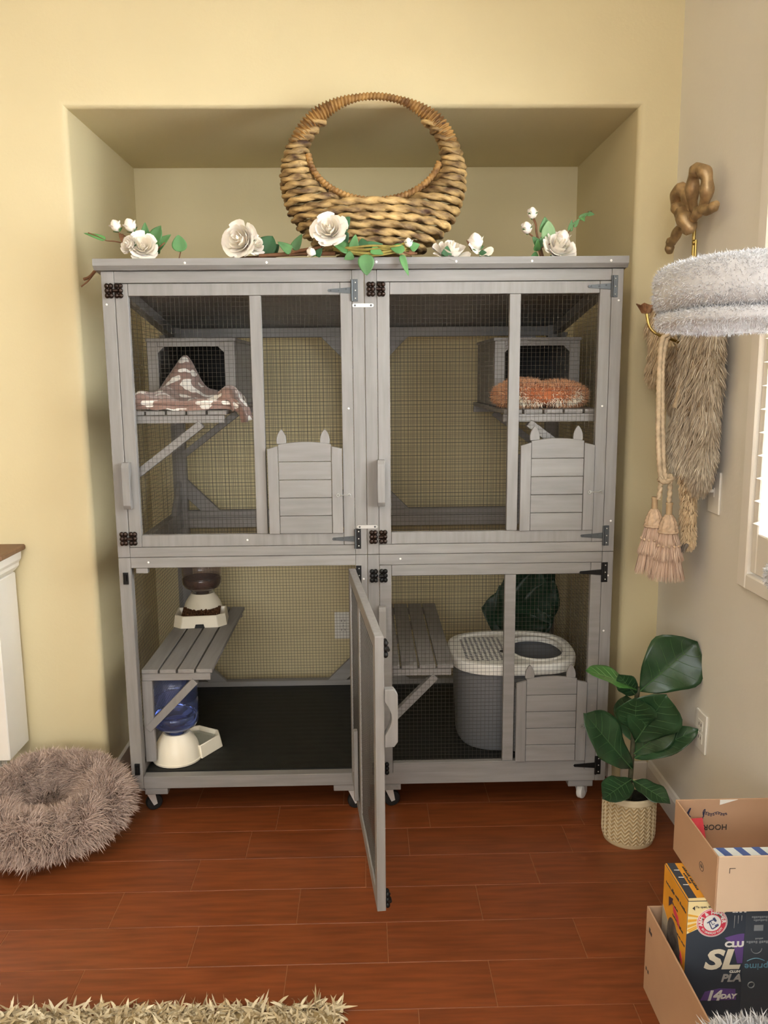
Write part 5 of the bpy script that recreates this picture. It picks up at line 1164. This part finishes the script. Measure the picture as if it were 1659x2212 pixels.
loft('tail', [(xp-.01, 0.02, 1.60, .02, .05), (xp-.02, 0.055, 1.53, .028, .062), (xp-.02, 0.02, 1.47, .026, .06), (xp-.02, 0.05, 1.42, .024, .045), (xp-.02, 0.065, 1.385, .02, .040), (xp-.02, 0.065, 1.365, .006, .02)], lambda p: 0.25*np.ones(len(p)), 0.026, FUR2, 4200)
loft('front_leg', [(xp, -0.02, 1.46, .024, .05), (xp, -0.03, 1.40, .02, .045), (xp, -0.05, 1.34, .02, .04), (xp, -0.06, 1.29, .016, .03), (xp, -0.065, 1.275, .004, .01)], lambda p: -0.35*np.ones(len(p)), 0.022, FUR1, 2200)
CLAW = material('grey_claw', '6d665e', rough=0.5)
m = MB()
for dy in (-0.016, -0.004, 0.008): m.tube(bez([(xp-0.01, -0.20+dy, 0.915), (xp-0.018, -0.203+dy, 0.902), (xp-0.022, -0.205+dy, 0.890)], 4), [0.006, 0.006, 0.005, 0.005, 0.004, 0.0035, 0.003, 0.002, 0.001], 6)
m.build('claw', CLAW, pelt, smooth=60)

tz = thing('tassel_tieback', 'twisted tan cord tieback with two fringed tassels hanging from the sconce arm', 'curtain tieback', (0.83, -0.17, 1.2))
TASS = material('rose_tan_fringe', 'bd9d86', rough=0.8, attr=True, col2='e0c8b2'); TASB = material('rose_tan_thread', 'c9ae92', rough=0.85, var=0.15, scale=60)
def cord(pts, r=0.0082): return MB().tube(bez(pts, 14), r, 10, lobes=2, twist=190, depth=0.40).build('cord', ROPEM, tz, smooth=60)
cord([(0.842, -0.155, 1.495), (0.812, -0.165, 1.475), (0.806, -0.17, 1.40), (0.808, -0.17, 1.30), (0.812, -0.17, 1.20), (0.822, -0.17, 1.105), (0.835, -0.172, 1.085)])
cord([(0.845, -0.148, 1.492), (0.825, -0.158, 1.472), (0.816, -0.165, 1.40), (0.820, -0.166, 1.30), (0.826, -0.166, 1.20), (0.834, -0.168, 1.11), (0.840, -0.17, 1.09)])
cord([(0.872, -0.15, 1.50), (0.885, -0.16, 1.47), (0.877, -0.17, 1.40), (0.862, -0.175, 1.33), (0.853, -0.175, 1.29)])
cord([(0.892, -0.15, 1.50), (0.900, -0.17, 1.46), (0.888, -0.175, 1.40), (0.872, -0.178, 1.34)])
cord([(0.815, -0.176, 1.095), (0.832, -0.182, 1.085), (0.850, -0.178, 1.092), (0.852, -0.170, 1.10), (0.835, -0.165, 1.098), (0.818, -0.17, 1.088)], 0.0078)
cord([(0.822, -0.174, 1.085), (0.822, -0.172, 1.06), (0.820, -0.17, 1.035)], 0.0075); cord([(0.848, -0.176, 1.088), (0.848, -0.178, 1.05), (0.846, -0.178, 1.02)], 0.0075)
for cx, cy, zt, s_ in ((0.815, -0.155, 1.040, 0.95), (0.846, -0.185, 1.028, 1.0)):
    tsl = MB().lathe([(0.0, 0.0), (0.0095, 0.0), (0.0105, -0.004), (0.0085, -0.008), (0.0085, -0.035), (0.0, -0.035)], (cx, cy, zt), 18).build('tassel_collar', material('satin_tan', 'b59b78', rough=0.45) if 'satin_tan' not in bpy.data.materials else bpy.data.materials['satin_tan'], tz, smooth=50)
    m = MB(); n = 20; vs = []
    prof = [(0.010, -0.034), (0.0165, -0.044), (0.0215, -0.056), (0.0250, -0.068), (0.0265, -0.080), (0.022, -0.086)]
    m.grid(lambda u, v: ((lambda r, z: (cx+s_*r*(1+0.13*math.cos(u*2*PI*10+v*16)*math.cos(v*16))*math.cos(u*2*PI), cy+s_*r*(1+0.13*math.cos(u*2*PI*10+v*16)*math.cos(v*16))*math.sin(u*2*PI), zt+z))(*(lambda t: (np.interp(t, range(6), [q[0] for q in prof]), np.interp(t, range(6), [q[1] for q in prof])))(v*5))), 60, 22, closed_u=True)
    m.build('knotted_head', TASB, tsl, smooth=60)
    m = MB(); m.tube([(cx+0.026*s_*math.cos(2*PI*i/40), cy+0.026*s_*math.sin(2*PI*i/40), zt-0.083) for i in range(40)], 0.0042, 8, closed=True, lobes=2, twist=200, depth=.4); m.build('braid', TASB, tsl, smooth=60)
    def fringe(z0, z1, r0, r1, nn, w, name):
        a = RNG.random(nn)*2*PI; rr = s_*r0*(0.9+0.1*RNG.random(nn)); p = np.stack([cx+rr*np.cos(a), cy+rr*np.sin(a), np.full(nn, zt+z0)], -1)
        tip = np.stack([cx+s_*r1*(0.85+0.2*RNG.random(nn))*np.cos(a+RNG.normal(size=nn)*0.08), cy+s_*r1*(0.85+0.2*RNG.random(nn))*np.sin(a), zt+z1-0.006*RNG.random(nn)], -1)
        d = tip-p; L = np.linalg.norm(d, axis=1); blades(name, TASS, tsl, p, d, L, w, np.stack([np.cos(a), np.sin(a), 0*a], -1)*0.06, 3)
    m = MB().lathe([(0.023, -0.085), (0.030, -0.115), (0.035, -0.15), (0.038, -0.205), (0, -0.205)], (cx, cy, zt), 24, sx=s_, sy=s_); m.build('fringe_core', TASB, tsl, smooth=60)
    fringe(-0.084, -0.118, 0.024, 0.033, 420, 0.003, 'fringe'); fringe(-0.118, -0.162, 0.032, 0.043, 520, 0.0032, 'fringe'); fringe(-0.14, -0.218, 0.034, 0.045, 750, 0.003, 'fringe')
    m = MB()
    for i in range(14): m.ball((cx+0.0345*s_*math.cos(2*PI*i/14), cy+0.0345*s_*math.sin(2*PI*i/14), zt-0.120), 0.0042, 8, 5)
    m.build('fringe_knots', TASB, tsl, smooth=60)
